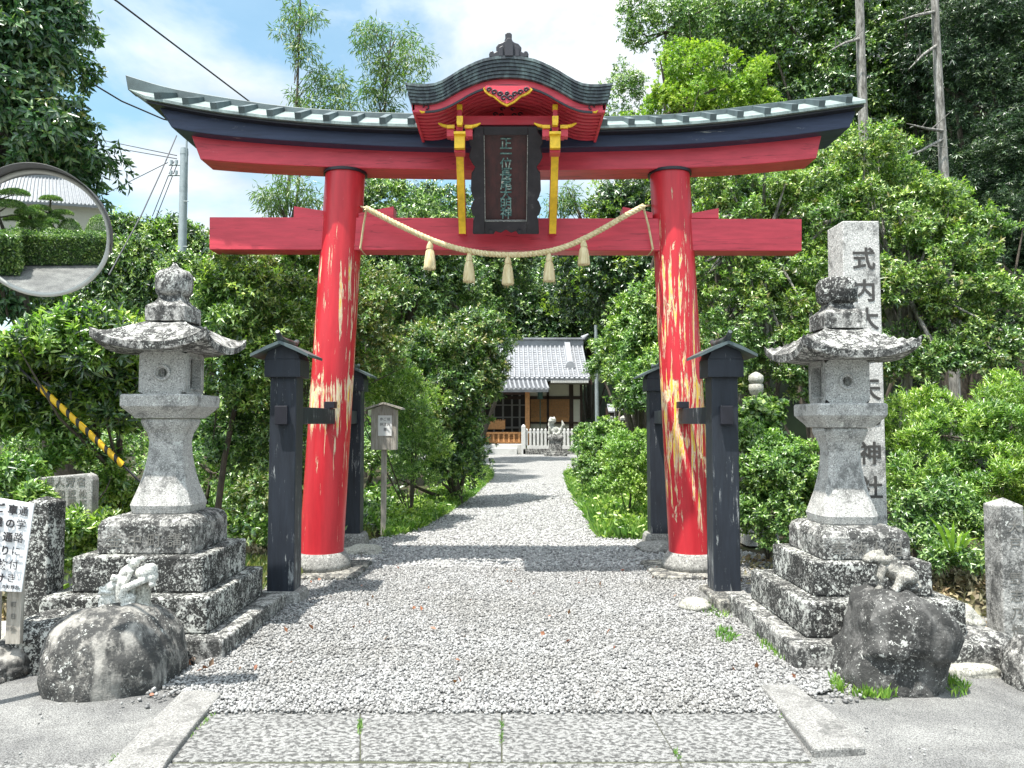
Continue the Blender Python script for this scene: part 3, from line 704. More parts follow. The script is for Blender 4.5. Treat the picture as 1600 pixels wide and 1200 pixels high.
def lantern(cx, cy, z0, k, tiers, label, flat_top):
    t = thing('stone_lantern', label, 'stone lantern', (cx, cy, 0), 'stone lanterns flanking the gate')
    rnd = random.Random(int(cx*10))
    for i, (tz0, tz1, hx, hy, ox, oy, mt) in enumerate(tiers):
        g = MB(); x, y = cx+ox, cy+oy
        if i == len(tiers)-1:
            r_ = .05
            vs = []
            prof = [(tz0,1,0),(tz1-.055,1,0),(tz1-.045,.985,.004),(tz1-.02,.95,.0),(tz1,.86,0),(tz1+.012,.72,0)]
            for z, q, _ in prof:
                for sx, sy in ((-1,-1),(1,-1),(1,1),(-1,1)): vs.append((x+sx*hx*q, y+sy*hy*q, z))
            n = len(prof)
            fs = [(a*4+b, a*4+(b+1)%4, (a+1)*4+(b+1)%4, (a+1)*4+b) for a in range(n-1) for b in range(4)]+[(3,2,1,0),tuple((n-1)*4+b for b in range(4))]
            g.add(vs, fs)
            # carved inscription band on the front
            c = MB()
            for q, ch in enumerate('永代常夜'[:4] if cx > 0 else '奉献常夜'):
                pass
            p = g.build('plinth_step', M[mt], t, .012)
            g2 = MB()
            for q, ch in enumerate('金中町講' if cx < 0 else '奉納人組'):
                g2.glyph(ch, (x-hx*.62+q*hx*.42, y-hy-.0015, (tz0+tz1-.055)/2), Vector((1,0,0)), Vector((0,0,1)), .105, .004, .0)
            g2.build('inscription', M['carved_soft'], p)
        else:
            g.bb(x-hx, x+hx, y-hy, y+hy, tz0, tz1); g.build('plinth_step', M[mt], t, .014)
    c = (cx, cy, 0)
    def Z(z): return z0 + (z-.84)*k
    sc = .92 if cx > 0 else 1
    cx -= .03 if cx > 0 else -.02; c = (cx, cy, 0)
    def P(l, s=1.0): return [(Z(a), b*sc) for a, b in l]
    sh = P([(.835,.19),(.86,.205),(.91,.215),(.96,.198),(1.06,.165),(1.16,.142),(1.26,.126),(1.36,.120),(1.42,.132),(1.47,.158),(1.50,.168),(1.522,.165)])
    MB().square(sh, c, .30, False).build('shaft', M['granite'], t, .006)
    MB().square(P([(1.524,.185),(1.545,.20),(1.60,.252),(1.612,.262),(1.685,.262),(1.694,.25)]), c, .10).build('platform', M['granite'], t, .006)
    # fire box
    hb = .165*sc; zb, zt = Z(1.696), Z(2.0); hh = zt-zb
    fb = MB()
    hole_panel(fb, (cx,cy-hb,(zb+zt)/2), Vector((1,0,0)), Vector((0,0,1)), 2*hb, hh, .034, .05)
    hole_panel(fb, (cx,cy+hb,(zb+zt)/2), Vector((-1,0,0)), Vector((0,0,1)), 2*hb, hh, .034, .05)
    for sd in (-1,1):
        hole_panel(fb, (cx+sd*(hb-.0),cy,(zb+zt)/2), Vector((0,sd,0)), Vector((0,0,1)), 2*hb-.001, hh, .095, .06, 32, hh*.36)
    f_ = fb.build('fire_box', M['granite'], t)
    g = MB(); g.tube([(cx+.052*math.cos(a), cy-hb-.004, (zb+zt)/2+.052*math.sin(a)) for a in [q*math.pi/12 for q in range(25)]], .010, 6); g.build('ring_moulding', M['granite'], f_)
    for sd in (-1,1):
        g = MB()
        for (ay,az,by,bz) in ((-.10,-1,.10,-1),(-.10,1,.10,1),(-.10,-1,-.10,1),(.10,-1,.10,1)):
            g.bar((cx+sd*hb, cy+ay, (zb+zt)/2+az*hh*.375), (cx+sd*hb, cy+by, (zb+zt)/2+bz*hh*.375), .012, .012)
        g.build('window_frame', M['granite'], f_)
    # roof with upturned corners
    g = MB(); n = 20; A = .385*(.98 if cx > 0 else 1); vs = []
    hz = Z(2.05)
    def up(u, v):
        m = max(abs(u), abs(v)); d = (abs(u)*abs(v))
        dome = .205*(1-m**1.7)*(1 - .15*m)
        lift = .10*(d**3.2)
        ridge = .012*math.exp(-((abs(u)-abs(v))/.10)**2)*m*(1-m)*4
        return dome + lift + ridge
    def fl(u, v):
        e = 1 + .045*(abs(u)*abs(v))**2.5; return e
    for j in range(n+1):
        for i in range(n+1):
            u, v = -1+2*i/n, -1+2*j/n; e = fl(u,v)
            vs.append((cx+A*u*e, cy+A*v*e, hz+up(u,v)+mnoise.noise(Vector((u*3,v*3,cx)))*.006))
    m0 = len(vs)
    for j in range(n+1):
        for i in range(n+1):
            u, v = -1+2*i/n, -1+2*j/n; e = fl(u,v)*.985; m = max(abs(u),abs(v))
            vs.append((cx+A*u*e, cy+A*v*e, hz-.052 - .0*(1-m) + .085*((abs(u)*abs(v))**2.6)))
    w = n+1
    fs = [(j*w+i, j*w+i+1, (j+1)*w+i+1, (j+1)*w+i) for j in range(n) for i in range(n)]
    fs += [(m0+j*w+i, m0+(j+1)*w+i, m0+(j+1)*w+i+1, m0+j*w+i+1) for j in range(n) for i in range(n)]
    rim = [i for i in range(n)] + [j*w+n for j in range(n)] + [n*w+i for i in range(n,0,-1)] + [j*w for j in range(n,0,-1)]
    for a, b in zip(rim, rim[1:]+rim[:1]): fs.append((a, m0+a, m0+b, b))
    g.add(vs, fs, True); rf_ = g.build('roof', M['stone_roof'], t)
    e_ = rf_.modifiers.new('edge','EDGE_SPLIT'); e_.split_angle = R(50)
    q = Z(2.245)
    g = MB(); g.square([(q-.02,.145),(q+.085,.145),(q+.095,.138),(q+.125,.098),(q+.15,.083),(q+.19,.08)], c, .04); fn = g.build('roof_neck', M['stone_roof'], t, .006)
    if not flat_top: pr = [(.175,.095),(.19,.118),(.215,.128),(.30,.132),(.335,.126),(.36,.105),(.378,.06),(.395,.03),(.425,.010)]
    else: pr = [(.165,.10),(.18,.125),(.20,.135),(.27,.14),(.31,.135),(.34,.115),(.352,.09),(.35,.04)]
    g = MB(); g.lathe([(q+a, b) for a, b in pr], c, 26); g.build('finial', M['stone_roof'] if not flat_top else M['stone_dark'], t)
    return t
lantern(-2.51, 5.62, .845, 1.0, [
    (-.05,.125,.67,.68,.01,0,'stone_mid'), (.125,.36,.55,.56,-.02,.0,'stone_dark'), (.36,.60,.44,.42,0,0,'stone_dark'), (.60,.845,.325,.33,0,0,'stone_mid')],
    'weathered stone lantern with pointed finial on the dark stepped plinth left of the gate', False)
lantern(2.345, 5.44, .79, .985, [
    (-.05,.15,.635,.72,0,0,'stone_mid'), (.15,.37,.505,.56,0,0,'stone_dark'), (.37,.59,.385,.40,.0,0,'stone_dark'), (.59,.79,.29,.32,.0,0,'stone_mid')],
    'weathered stone lantern with blackened flat finial in front of the inscribed pillar', True)
g = MB(); g.bb(1.62,1.78,6.1,6.75,-.03,.10); tag(g.build('kerb_stone', M['step_stone'], None, .02, loc=(1.7,6.1,0)), 'low worn kerb stone between the right lantern plinth and the black side post', 'kerb stone')
# ============================================================ STONES
def rock(label, c, r, mat, seed, amp=.12, fr=1.6, sq=2.0, name='boulder', cat='boulder', group=None, sub=5, fine=.012, shape=None):
    bm = bmesh.new(); bmesh.ops.create_icosphere(bm, subdivisions=sub, radius=1)
    o = Vector((seed*3.1, seed*1.7, seed))
    for v in bm.verts:
        d = v.co.normalized(); k = (abs(d.x)**sq+abs(d.y)**sq+abs(d.z)**sq)**(-1/sq)
        q = 1 + amp*mnoise.fractal(d*fr+o, 1.0, 2.0, 3) + amp*.35*mnoise.noise(d*fr*4+o) 
        q += fine*mnoise.noise(d*14+o) + fine*.6*mnoise.noise(d*30+o)
        p = Vector((d.x*k*r[0]*q, d.y*k*r[1]*q, d.z*k*r[2]*q))
        if shape: p = shape(p)
        v.co = p
        if v.co.z < -c[2]-.06: v.co.z = -c[2]-.06
    me = bpy.data.meshes.new(name); bm.to_mesh(me); bm.free()
    me.polygons.foreach_set('use_smooth', [True]*len(me.polygons)); me.materials.append(mat)
    ob = bpy.data.objects.new(name, me); C.objects.link(ob); ob.location = c
    ORG[ob] = Vector(c)
    return tag(ob, label, cat, group)
rock('big rounded dark boulder with pale streaks beneath the white frog statue, left', (-2.335,4.60,.05), (.365,.36,.385), M['boulder'], 3, .075, 1.5, 2.5, shape=lambda p: Vector((p.x*(1-.05*max(0,p.z)/.4), p.y, p.z)))
rock('blocky near-black boulder with overhanging brow in front of the right lantern', (2.225,4.58,.16), (.258,.28,.36), M['boulder_dark'], 8, .13, 1.5, 3.6, shape=lambda p: Vector((p.x + .04*math.sin(p.z*9), p.y-(.05 if p.z > .05 else 0), p.z - .10*max(0,p.x))))
rock('pale speckled boulder cut off by the right edge', (3.06,4.5,.05), (.20,.22,.23), M['stone_mid'], 5, .12)
rock('low cream stone lying beside the near right black post', (at(1088,930,6.2).x,6.25,.03), (.12,.13,.06), M['pale_stone'], 6, .12, sub=4, name='stone', cat='stone')
rock('flat pale slab of rock behind the right boulder beside the stone post', (3.12,5.95,.02), (.38,.40,.13), M['pale_stone'], 7, .12, 1.6, 3, name='stone', cat='stone')
rock('dark flat stone between the right boulder and the pale boulder at the edge', (2.95,5.0,.05), (.22,.2,.13), M['stone_mid'], 17, .12, 1.6, 3.5, name='stone', cat='stone')
rock('small pale stone low in front of the dark flat stone at right', (2.74,4.7,.0), (.18,.08,.05), M['pale_stone'], 27, .12, 1.6, 3.5, name='stone', cat='stone', sub=4)
rock('dark mossy block stone between the left boulder and the sign stake', (-2.86,4.92,.10), (.20,.25,.20), M['stone_dark'], 9, .07, 1.6, 5, name='stone', cat='stone')
rock('dark angular stone low at the left edge below the sign', (-3.10,4.70,.02), (.20,.22,.15), M['boulder'], 11, .2, name='stone', cat='stone')
rock('pale stone at the left edge behind the angular dark stone', (-3.28,5.0,.10), (.22,.2,.12), M['pale_stone'], 12, .15, name='stone', cat='stone', sub=4)
rock('pale flat stone beneath the rear left black post', (-1.72,8.95,.02), (.22,.25,.07), M['pale_stone'], 13, .15, sub=4, name='stone', cat='stone')
rock('pale flat stone beneath the rear right black post', (1.72,9.1,.03), (.26,.25,.08), M['concrete'], 14, .15, sub=4, name='stone', cat='stone')

def blobs(name, mat, items, parent=None, voxel=.007, loc=None, fat=1.12):
    """overlapping ellipsoids fused into one continuous surface; items = (centre, radii, rx, ry, rz degrees) or ('t', pts, radii)"""
    g = MB()
    for it in items:
        if it[0] == 't': g.tube(it[1], [q*fat for q in it[2]], 12)
        else:
            c, r = it[0], tuple(q*fat for q in it[1]); a = it[2] if len(it) > 2 else (0,0,0)
            m = Matrix.Rotation(R(a[2]),3,'Z') @ Matrix.Rotation(R(a[1]),3,'Y') @ Matrix.Rotation(R(a[0]),3,'X')
            g.ball(c, r, m)
    o = g.build(name, mat, parent, loc=loc)
    m = o.modifiers.new('fuse','REMESH'); m.mode='VOXEL'; m.voxel_size = voxel; m.use_smooth_shade = True
    s = o.modifiers.new('soft','SMOOTH'); s.iterations = 3; s.factor = .5
    return o
# frog group on the left boulder: an old frog sitting low, one upright behind it, one climbing over to the right
def P2(px, py, D=4.62): return at(px, py, D)
c0 = P2(202, 948)
fg = thing('frog_statue', 'white stone statue of frogs clambering over each other on the left boulder', 'frog statue', c0, 'frog statues')
u = 1/F*4.62
def fr(px, py, dy=0): 
    p = P2(px, py); return (p.x, 4.62+dy, p.z)
blobs('sitting_frog', M['frog_stone'], [
    (fr(173,937), (13*u,13*u,11*u)), (fr(171,926), (12*u,12*u,9*u)), (fr(176,915), (11*u,10*u,7*u),(0,-25,0)),
    (fr(163,918,-.035), (3.5*u,)*3), (fr(178,917,-.04), (3.5*u,)*3), ('t',[fr(166,932,-.045),fr(164,942,-.05),fr(167,947,-.055)],[.015,.013,.018]),
    ('t',[fr(178,932,-.045),fr(180,942,-.05),fr(177,947,-.055)],[.015,.013,.018]), (fr(184,944,-.02),(5*u,8*u,4*u)), ('t',[fr(160,925,-.047),fr(170,922,-.055),fr(181,925,-.047)],[.008,.009,.008])], fg, .0055)
blobs('standing_frog', M['frog_stone'], [
    ('t',[fr(190,946),fr(189,930),fr(190,915),fr(192,903)],[7.5*u,8*u,9*u,7*u]), (fr(198,893,.01),(13*u,11*u,8*u),(0,-38,0)), (fr(209,880,.01),(8*u,9*u,6*u),(0,-20,0)),
    (fr(203,875,-.02),(3.2*u,)*3), (fr(214,874,-.0),(3*u,)*3), (fr(221,873,.01),(4*u,4*u,4*u)), ('t',[fr(186,902,-.02),fr(181,898,-.03),fr(180,906,-.035)],[.014,.012,.014]),
    ('t',[fr(204,892,-.04),fr(212,889,-.045),fr(206,902,-.045),fr(199,912,-.04)],[.013,.012,.011,.012]), (fr(196,908,-.01),(9*u,9*u,10*u))], fg, .0055)
blobs('climbing_frog', M['frog_stone'], [
    (fr(226,894),(13*u,11*u,9*u),(0,-12,0)), (fr(236,890),(9*u,9*u,9*u)), (fr(238,901),(8*u,8*u,9*u)), (fr(232,884,-.02),(4*u,)*3), (fr(240,884,-.015),(4*u,)*3), (fr(239,912,-.01),(5*u,5*u,5*u)),
    ('t',[fr(231,904,-.03),fr(216,910,-.05),fr(201,917,-.05),fr(197,930,-.045),fr(201,940,-.05)],[.018,.019,.022,.02,.017]), (fr(203,934,-.02),(11*u,10*u,9*u)), (fr(206,945,-.04),(12*u,10*u,5*u)), ('t',[fr(212,905,.02),fr(205,925,.03)],[.03,.03])], fg, .0055)
blobs('rock_base', M['pale_stone'], [(fr(198,950,0),(36*u,26*u,8*u)), ('t',[fr(221,912,.03),fr(220,930,.03),fr(219,948,.02)],[11*u,10*u,12*u])], fg, .008)
# frog on the right boulder
c1 = at(1392, 928, 4.66)
f2 = thing('frog_statue', 'lichened brown stone frog crouching on the dark boulder in front of the right lantern', 'frog statue', c1, 'frog statues')
def fq(px, py, dy=0):
    p = at(px,py,4.66); return (p.x, 4.66+dy, p.z)
blobs('frog', M['frog_brown'], [
    (fq(1412,905),(17*u,17*u,17*u)), (fq(1398,894),(22*u,15*u,10*u),(0,25,0)), (fq(1371,873),(16*u,13*u,7*u),(0,8,0)), (fq(1367,864,-.02),(4.5*u,)*3), (fq(1378,864,.02),(4.5*u,)*3), (fq(1369,866),(9*u,9*u,5*u)),
    (fq(1356,875),(6*u,9*u,4*u)), ('t',[fq(1374,882,-.05),fq(1368,898,-.06),fq(1370,912,-.06),fq(1364,920,-.065)],[.020,.017,.015,.02]), ('t',[fq(1384,882,.05),fq(1380,898,.05),fq(1380,915,.05)],[.02,.017,.017]),
    ('t',[fq(1418,900,-.06),fq(1398,900,-.085),fq(1392,914,-.08),fq(1384,920,-.085)],[.034,.028,.020,.02]), (fq(1420,914,-.03),(11*u,14*u,9*u)), ('t',[fq(1388,872),fq(1402,884)],[.025,.03])], f2, .006, None, 1.3)

# ---- tall inscribed pillar behind the right lantern
SPx = at(1321, 700, 6.1).x
g = MB(); h = at(1377, 345, 6.1).z
sp = thing('inscribed_stone_pillar', 'tall square stone pillar carved with black characters behind the right lantern', 'stone pillar', (SPx+.15, 6.25, 0))
g.hexa([(SPx-.0,6.1,0),(SPx+.325,6.1,0),(SPx+.325,6.40,0),(SPx,6.40,0),(SPx+.015,6.1,h),(SPx+.310,6.1,h),(SPx+.310,6.40,h),(SPx+.015,6.40,h)])
pm = g.build('shaft', granite('pillar_stone', .52, .10, .33, .15, 100, .5), sp, .01)
g = MB()
for ch, px, py in (('式',1350,404),('内',1351,454),('大',1355,498),('縣',1356,548),('天',1358,608),('乃',1360,648),('神',1359,708),('社',1361,762)):
    p = at(px, py, 6.098)
    g.glyph(ch, p, Vector((1,0,0)), Vector((0,0,1)), .188, .004, .018)
g.build('inscription', M['carved'], pm)
g = MB(); g.bb(2.84, 3.0, 6.02, 6.18, 0, .515); tag(g.build('short_stone_post', granite('short_post_stone', .42,.08,.45,.2), None, .01, loc=(2.92,6.1,0)), 'short square stone post standing just behind the right lantern plinth', 'stone post')

# ---- stone posts
def stone_post(x0, x1, y0, dep, ztop, apex, label, mat, cols):
    t = thing('stone_post', label, 'stone post', ((x0+x1)/2, y0+dep/2, 0), 'inscribed stone posts')
    g = MB(); cx, cy = (x0+x1)/2, y0+dep/2
    g.hexa([(x0,y0,0),(x1,y0,0),(x1,y0+dep,0),(x0,y0+dep,0),(x0,y0,ztop),(x1,y0,ztop),(x1,y0+dep,ztop),(x0,y0+dep,ztop)])
    p = g.build('shaft', mat, t, .012)
    g = MB(); g.add([(x0+.004,y0+.004,ztop-.004),(x1-.004,y0+.004,ztop-.004),(x1-.004,y0+dep-.004,ztop-.004),(x0+.004,y0+dep-.004,ztop-.004),(cx,cy,ztop+apex)], [(0,1,4),(1,2,4),(2,3,4),(3,0,4),(3,2,1,0)])
    g.build('pointed_top', mat, t)
    g = MB()
    for s, cxx, z0, st, size in cols:
        for k, ch in enumerate(s):
            if ch != '　': g.glyph(ch, (cxx, y0-.0015, z0-st*k), Vector((1,0,0)), Vector((0,0,1)), size, .003, .004)
    if g.f: g.build('inscription', M['carved_soft'], p)
    return t
q = at(1562, 790, 5.2)
stone_post(q.x, q.x+.165, 5.2, .19, q.z, .045, 'square stone post with pointed top and small carved characters at the right edge', granite('right_post_stone', .40, .07, .45, .2, 100,.6), [('大戸　野志乃惟', q.x+.095, q.z-.14, .115, .085)])
q2 = at(77, 790, 5.15)
stone_post(q2.x-.17, q2.x, 5.15, .2, q2.z+.02, .035, 'black-stained square stone post behind the white road sign at the left edge', M['stone_dark'], [])

# ---- names tablet among the shrubs
tb = thing('stone_tablet', 'grey rounded stone tablet of donor names half hidden in shrubs at the left', 'stone tablet', at(100, 800, 5.9))
a, b = at(52, 742, 5.9), at(145, 740, 5.9)
g = MB(); zl = .2
pts = [(a.x,zl),(b.x,zl),(b.x,b.z-.05),(b.x-.015,b.z-.015),(b.x-.05,b.z),(a.x+.06,a.z-.02),(a.x,a.z-.05)]
g.poly(pts, 5.9, 6.0); ts = g.build('slab', granite('tablet_stone', .34, .12, .3, .1), tb, .01)
g = MB()
for k, ch in enumerate('名芳人話世'): g.glyph(ch, at(126-k*16.5, 752, 5.897), Vector((1,0,.03)), Vector((0,0,1)), .075, .003, .004)
for k, col in enumerate(('松本正','近藤','和田')):
    for j, ch in enumerate(col): g.glyph(ch, at(129-k*17, 771+j*13.5, 5.897), Vector((1,0,.03)), Vector((0,0,1)), .062, .003, .003)
g.build('inscription', M['carved_soft'], ts)

# ---- white road sign on stakes, cut by the left edge
sg = thing('road_notice_sign', 'white school-route notice board with black writing on a wooden stake at the left edge', 'sign', at(10,1000,4.75))
D = 4.55
tl, tr_, br, bl = at(-62,768,D), at(53,787,D-.02), at(33,925,D), at(-82,920,D)
U = (tl-bl).normalized(); Rr = (tr_-tl).normalized(); Nn = Rr.cross(U).normalized()
def fx(p, w): return p+Nn*w
g = MB(); g.hexa([fx(bl,-.008),fx(br,-.008),br.copy(),bl.copy(),fx(tl,-.008),fx(tr_,-.008),tr_.copy(),tl.copy()])
bd = g.build('board', plain('sign_white', (.78,.80,.82), .35, var=.03), sg)
Ur = (tr_-br).normalized()
g = MB()
def col(s, px0, py0, px1, py1, size, bold=.012, mt=None):
    n_ = len(s)
    for k, ch in enumerate(s):
        f_ = k/(n_-1); p = at(px0+(px1-px0)*f_, py0+(py1-py0)*f_, D)
        t_ = (p-tl).dot(Nn); p = p - Nn*t_ + Nn*.0015*(1 if Nn.y<0 else -1)
        if Nn.y > 0: pass
        g.glyph(ch, p, Rr, (Ur*.6+U*.4).normalized(), size, .002, bold)
sgn = 1
col('通学路に付き', 40, 798, 21, 902, .060, .0)
col('車の通り抜け', 23, 796, 3, 902, .060, .028)
col('ご遠慮下さい', 3, 793, -17, 898, .060, .028)
g.build('lettering', M['ink'], bd)
g = MB()
for k, ch in enumerate('志野町会・通学路の会'):
    p = at(30-k*7, 917-k*.4, D); p = p - Nn*((p-tl).dot(Nn)) + Nn*.0015*(1 if Nn.y<0 else -1)
    g.glyph(ch, p, Rr, U, .024, .002, .006)
g.build('small_print', M['ink'], bd)
s0, s1 = at(22,1005,4.62), at(30,800,4.62)
g = MB(); g.bar(s0, s1, .085, .03, Vector((0,1,0))); stk = g.build('stake', M['wood'], sg)
g = MB()
for k, ch in enumerate('町日会'): g.glyph(ch, s0.lerp(s1,.30-.09*k)+Vector((0,-.019,0)), Vector((1,0,0)), Vector((0,0,1)), .035, .002, .0)
g.build('stake_writing', M['carved_soft'], stk)
s0, s1 = at(-6,1000,4.66), at(-2,800,4.66)
g = MB(); g.bar(s0, s1, .04, .03, Vector((0,1,0))); g.build('stake', M['wood'], sg)
g = MB()
for px, py in ((48,792),(30,919),(-50,775)):
    p = at(px,py,D); g.tube([p+Vector((0,.002,0)),p-Vector((0,.004,0))],.005,8)
g.build('screw', M['metal_pole'], bd)

# ---- notice box on a pole
nb_ = thing('notice_box', 'small weathered wooden box on a thin post with a paper notice, left of the path', 'notice box', at(598,835,10.2))
D = 10.2; a, b = at(580,640,D), at(619,703,D)
MB().bb(a.x,b.x,D,D+.16,b.z,a.z).build('box', M['wood'], nb_, .004)
ap = at(600,629,D); el = at(572,638.5,D); er = at(629,638.5,D)
g = MB(); g.poly([(el.x,el.z-.015),(ap.x,ap.z-.02),(er.x,er.z-.015),(er.x,er.z+.01),(ap.x,ap.z+.005),(el.x,el.z+.01)], D-.07, D+.22); g.build('roof', M['wood'], nb_)
g = MB(); g.poly([(a.x,a.z),(b.x,a.z),(ap.x,ap.z-.022)], D+.005, D+.15); g.build('gable', M['wood'], nb_)
c = at(598,770,D); g = MB(); g.bb(c.x-.033,c.x+.033,D+.05,D+.11,0,b.z); g.build('post', M['wood'], nb_, .004)
a, b = at(591,649,D), at(612,681,D); g = MB(); g.bb(a.x,b.x,D-.006,D-.001,b.z,a.z); pp = g.build('paper', M['paper'], nb_)
g = MB()
for j, s in enumerate(('境内','ご注意','参拝')):
    for k, ch in enumerate(s): g.glyph(ch, at(607-j*5.5, 655+k*8, D-.0075), Vector((1,0,0)), Vector((0,0,1)), .045, .001, .0)
g.build('writing', M['ink'], pp)

# ---- convex traffic mirror
mc = at(66, 365, 3.9); nrm = Vector((.25,-.94,-.16)).normalized()
mr = thing('traffic_mirror', 'round convex traffic mirror with dark hood at the left edge', 'mirror', mc)
Rm, RC = .312, 2.9
zx = nrm; xx = Vector((0,0,1)).cross(zx).normalized(); yx = zx.cross(xx)
def ml(x, y, z): return mc + xx*x + yx*y + zx*z
g = MB(); vs = []; SG, RN = 64, 22
sag = lambda r: math.sqrt(RC*RC-r*r)-math.sqrt(RC*RC-Rm*Rm)
for i in range(RN+1):
    r_ = Rm*.975*i/RN
    for k in range(SG):
        a = 2*math.pi*k/SG; vs.append(ml(r_*math.cos(a), r_*math.sin(a), sag(r_)))
g.add(vs, [(i*SG+k,i*SG+(k+1)%SG,(i+1)*SG+(k+1)%SG,(i+1)*SG+k) for i in range(RN) for k in range(SG)], True)
g.build('mirror_face', M['mirror'], mr, weld=True)
g = MB(); g.tube([ml(Rm*math.cos(a),Rm*math.sin(a),.0) for a in [k*math.pi/36 for k in range(73)]], .012, 8, False); g.build('rim', M['rim'], mr)
g = MB(); vs = []
for r_, z in ((.0,-.06),(Rm*.6,-.055),(Rm*.95,-.02),(Rm,-.005)):
    for k in range(48): a = 2*math.pi*k/48; vs.append(ml(r_*math.cos(a), r_*math.sin(a), z))
g.add(vs, [(i*48+k,i*48+(k+1)%48,(i+1)*48+(k+1)%48,(i+1)*48+k) for i in range(3) for k in range(48)], True); g.build('back_plate', M['rim'], mr, weld=True)
g = MB(); vs = []; nA = 44
for k in range(nA+1):
    f_ = k/nA; a = R(-14)+R(165)*f_ ; d = .125*math.sin(math.pi*min(1,max(0,f_)))**.55
    for q_, w in ((Rm+.012,0),(Rm+.022,d),(Rm+.026,d),(Rm+.017,-.01)): vs.append(ml(q_*math.cos(a), q_*math.sin(a), w))
g.add(vs, [(i*4+k,i*4+(k+1)%4,(i+1)*4+(k+1)%4,(i+1)*4+k) for i in range(nA) for k in range(4)], True); g.build('hood', M['rubber'], mr)
pp_ = Vector((mc.x-.50, mc.y+.18, 0))
g = MB(); g.tube([pp_, pp_+Vector((0,0,mc.z+.3))], .038, 14); g.build('pole', plain('orange_pole',(.75,.22,.03),.5), mr)
g = MB(); g.tube([pp_+Vector((0,0,mc.z)), ml(0,0,-.05)], .02, 10); g.build('arm', plain('orange_arm',(.75,.22,.03),.5), mr)

# ---- utility poles, wires, guy guard
up_ = at(284, 420, 25); ut = thing('utility_pole', 'slim grey utility pole rising behind the left lantern', 'utility pole', (up_.x, 25, 0), 'utility poles')
tz = at(284,232,25).z
g = MB(); g.tube([(up_.x,25,0),(up_.x,25,tz)], [.17,.12], 14); g.build('pole', M['metal_pole'], ut)
g = MB(); g.tube([(up_.x+.09,24.95,tz-.5),(up_.x+.09,24.95,tz+1.2)], .035, 8)
for z in (tz-.15,tz-1.25,tz-1.4): g.tube([(up_.x,25,z-.06),(up_.x,25,z+.06)], .13, 12)
g.build('clamp', M['metal_pole'], ut)
g = MB()
for z in (tz-.55,tz-.9): g.tube([(up_.x-.5,25,z),(up_.x+.1,25,z)],.03,6); g.tube([(up_.x-.42,25,z),(up_.x-.42,25,z+.15)],.05,8); g.tube([(up_.x-.25,25,z),(up_.x-.25,25,z+.15)],.05,8)
g.build('insulator_arm', M['metal_pole'], ut)
g = MB()
for k in range(8): z = tz-1.8-k*.75; g.tube([(up_.x-.22*(k%2)-.05,24.9,z),(up_.x+.17*(1-k%2)+.05,24.9,z)],.015,5)
g.build('climbing_peg', M['metal_pole'], ut)
p2 = at(934, 700, 29); u2 = thing('utility_pole', 'thin grey pole standing right of the shrine hall above the hedge', 'utility pole', (p2.x,29,0), 'utility poles')
g = MB(); g.tube([(p2.x,29,0),(p2.x-.05,29,at(931,508,29).z)], [.09,.06], 12); g.build('pole', M['metal_pole'], u2)
g = MB(); g.tube([(p2.x-.12,29,at(931,545,29).z),(p2.x+.12,29,at(931,545,29).z)],.05,8); g.build('clamp', M['metal_pole'], u2)
def wire(label, pts, rad=.012, sag=0):
    P = []
    a, b = at(*pts[0]), at(*pts[-1])
    if len(pts) == 2:
        for k in range(13):
            t = k/12; p = a.lerp(b,t); p.z -= sag*4*t*(1-t); P.append(p)
    else: P = [at(*p) for p in pts]
    g = MB(); g.tube(P, rad, 6); o = g.build('power_line', M['wire'], None, loc=P[0])
    return tag(o, label, 'power line', 'overhead lines')
wire('black overhead line slanting down from the top of the picture to behind the gate roof', [(60,-80,11),(183,2,13),(385,155,17),(560,290,20)], .017)
wire('sagging black line from the top left tree to the left tip of the gate', [(-60,0,11),(90,86,12),(140,128,13),(190,158,14),(255,186,15),(330,204,16)], .015)
wire('upper thin line running left from the slim utility pole', [(20,185,40),(150,217,32),(276,243,25)], .016)
wire('lower thin line running left from the slim utility pole', [(20,195,40),(150,226,32),(276,248,25)], .016)
wire('faint thin line rising towards the slim utility pole above the mirror', [(120,322,30),(170,300,28),(262,254,25)], .013)
wire('dark line dropping steeply in front of the slim utility pole', [(276,212,16),(252,268,14.5),(220,338,13),(170,430,11)], .012)
wire('left one of two thin lines slanting from the pole to the trees', [(272,252,25),(238,338,25)], .015)
wire('right one of two thin lines slanting from the pole to the trees', [(277,256,25),(243,342,25)], .015)
ga, gb = at(60,603,6.15), at(192,727,6.3); dd = (gb-ga); ge = gb+(gb-ga)*((0-gb.z)/(gb-ga).z)
gy = thing('guy_wire', 'slanting guy wire in a yellow and black guard tube left of the left lantern', 'guy wire', ge)
g = MB(); g.tube([ga, ga.lerp(gb,.5), gb], .025, 12); g.build('guard_tube', M['guard'], gy)
g = MB(); g.tube([ga-dd*.6, ga, gb, ge], .010, 6); g.build('wire', M['wire'], gy)

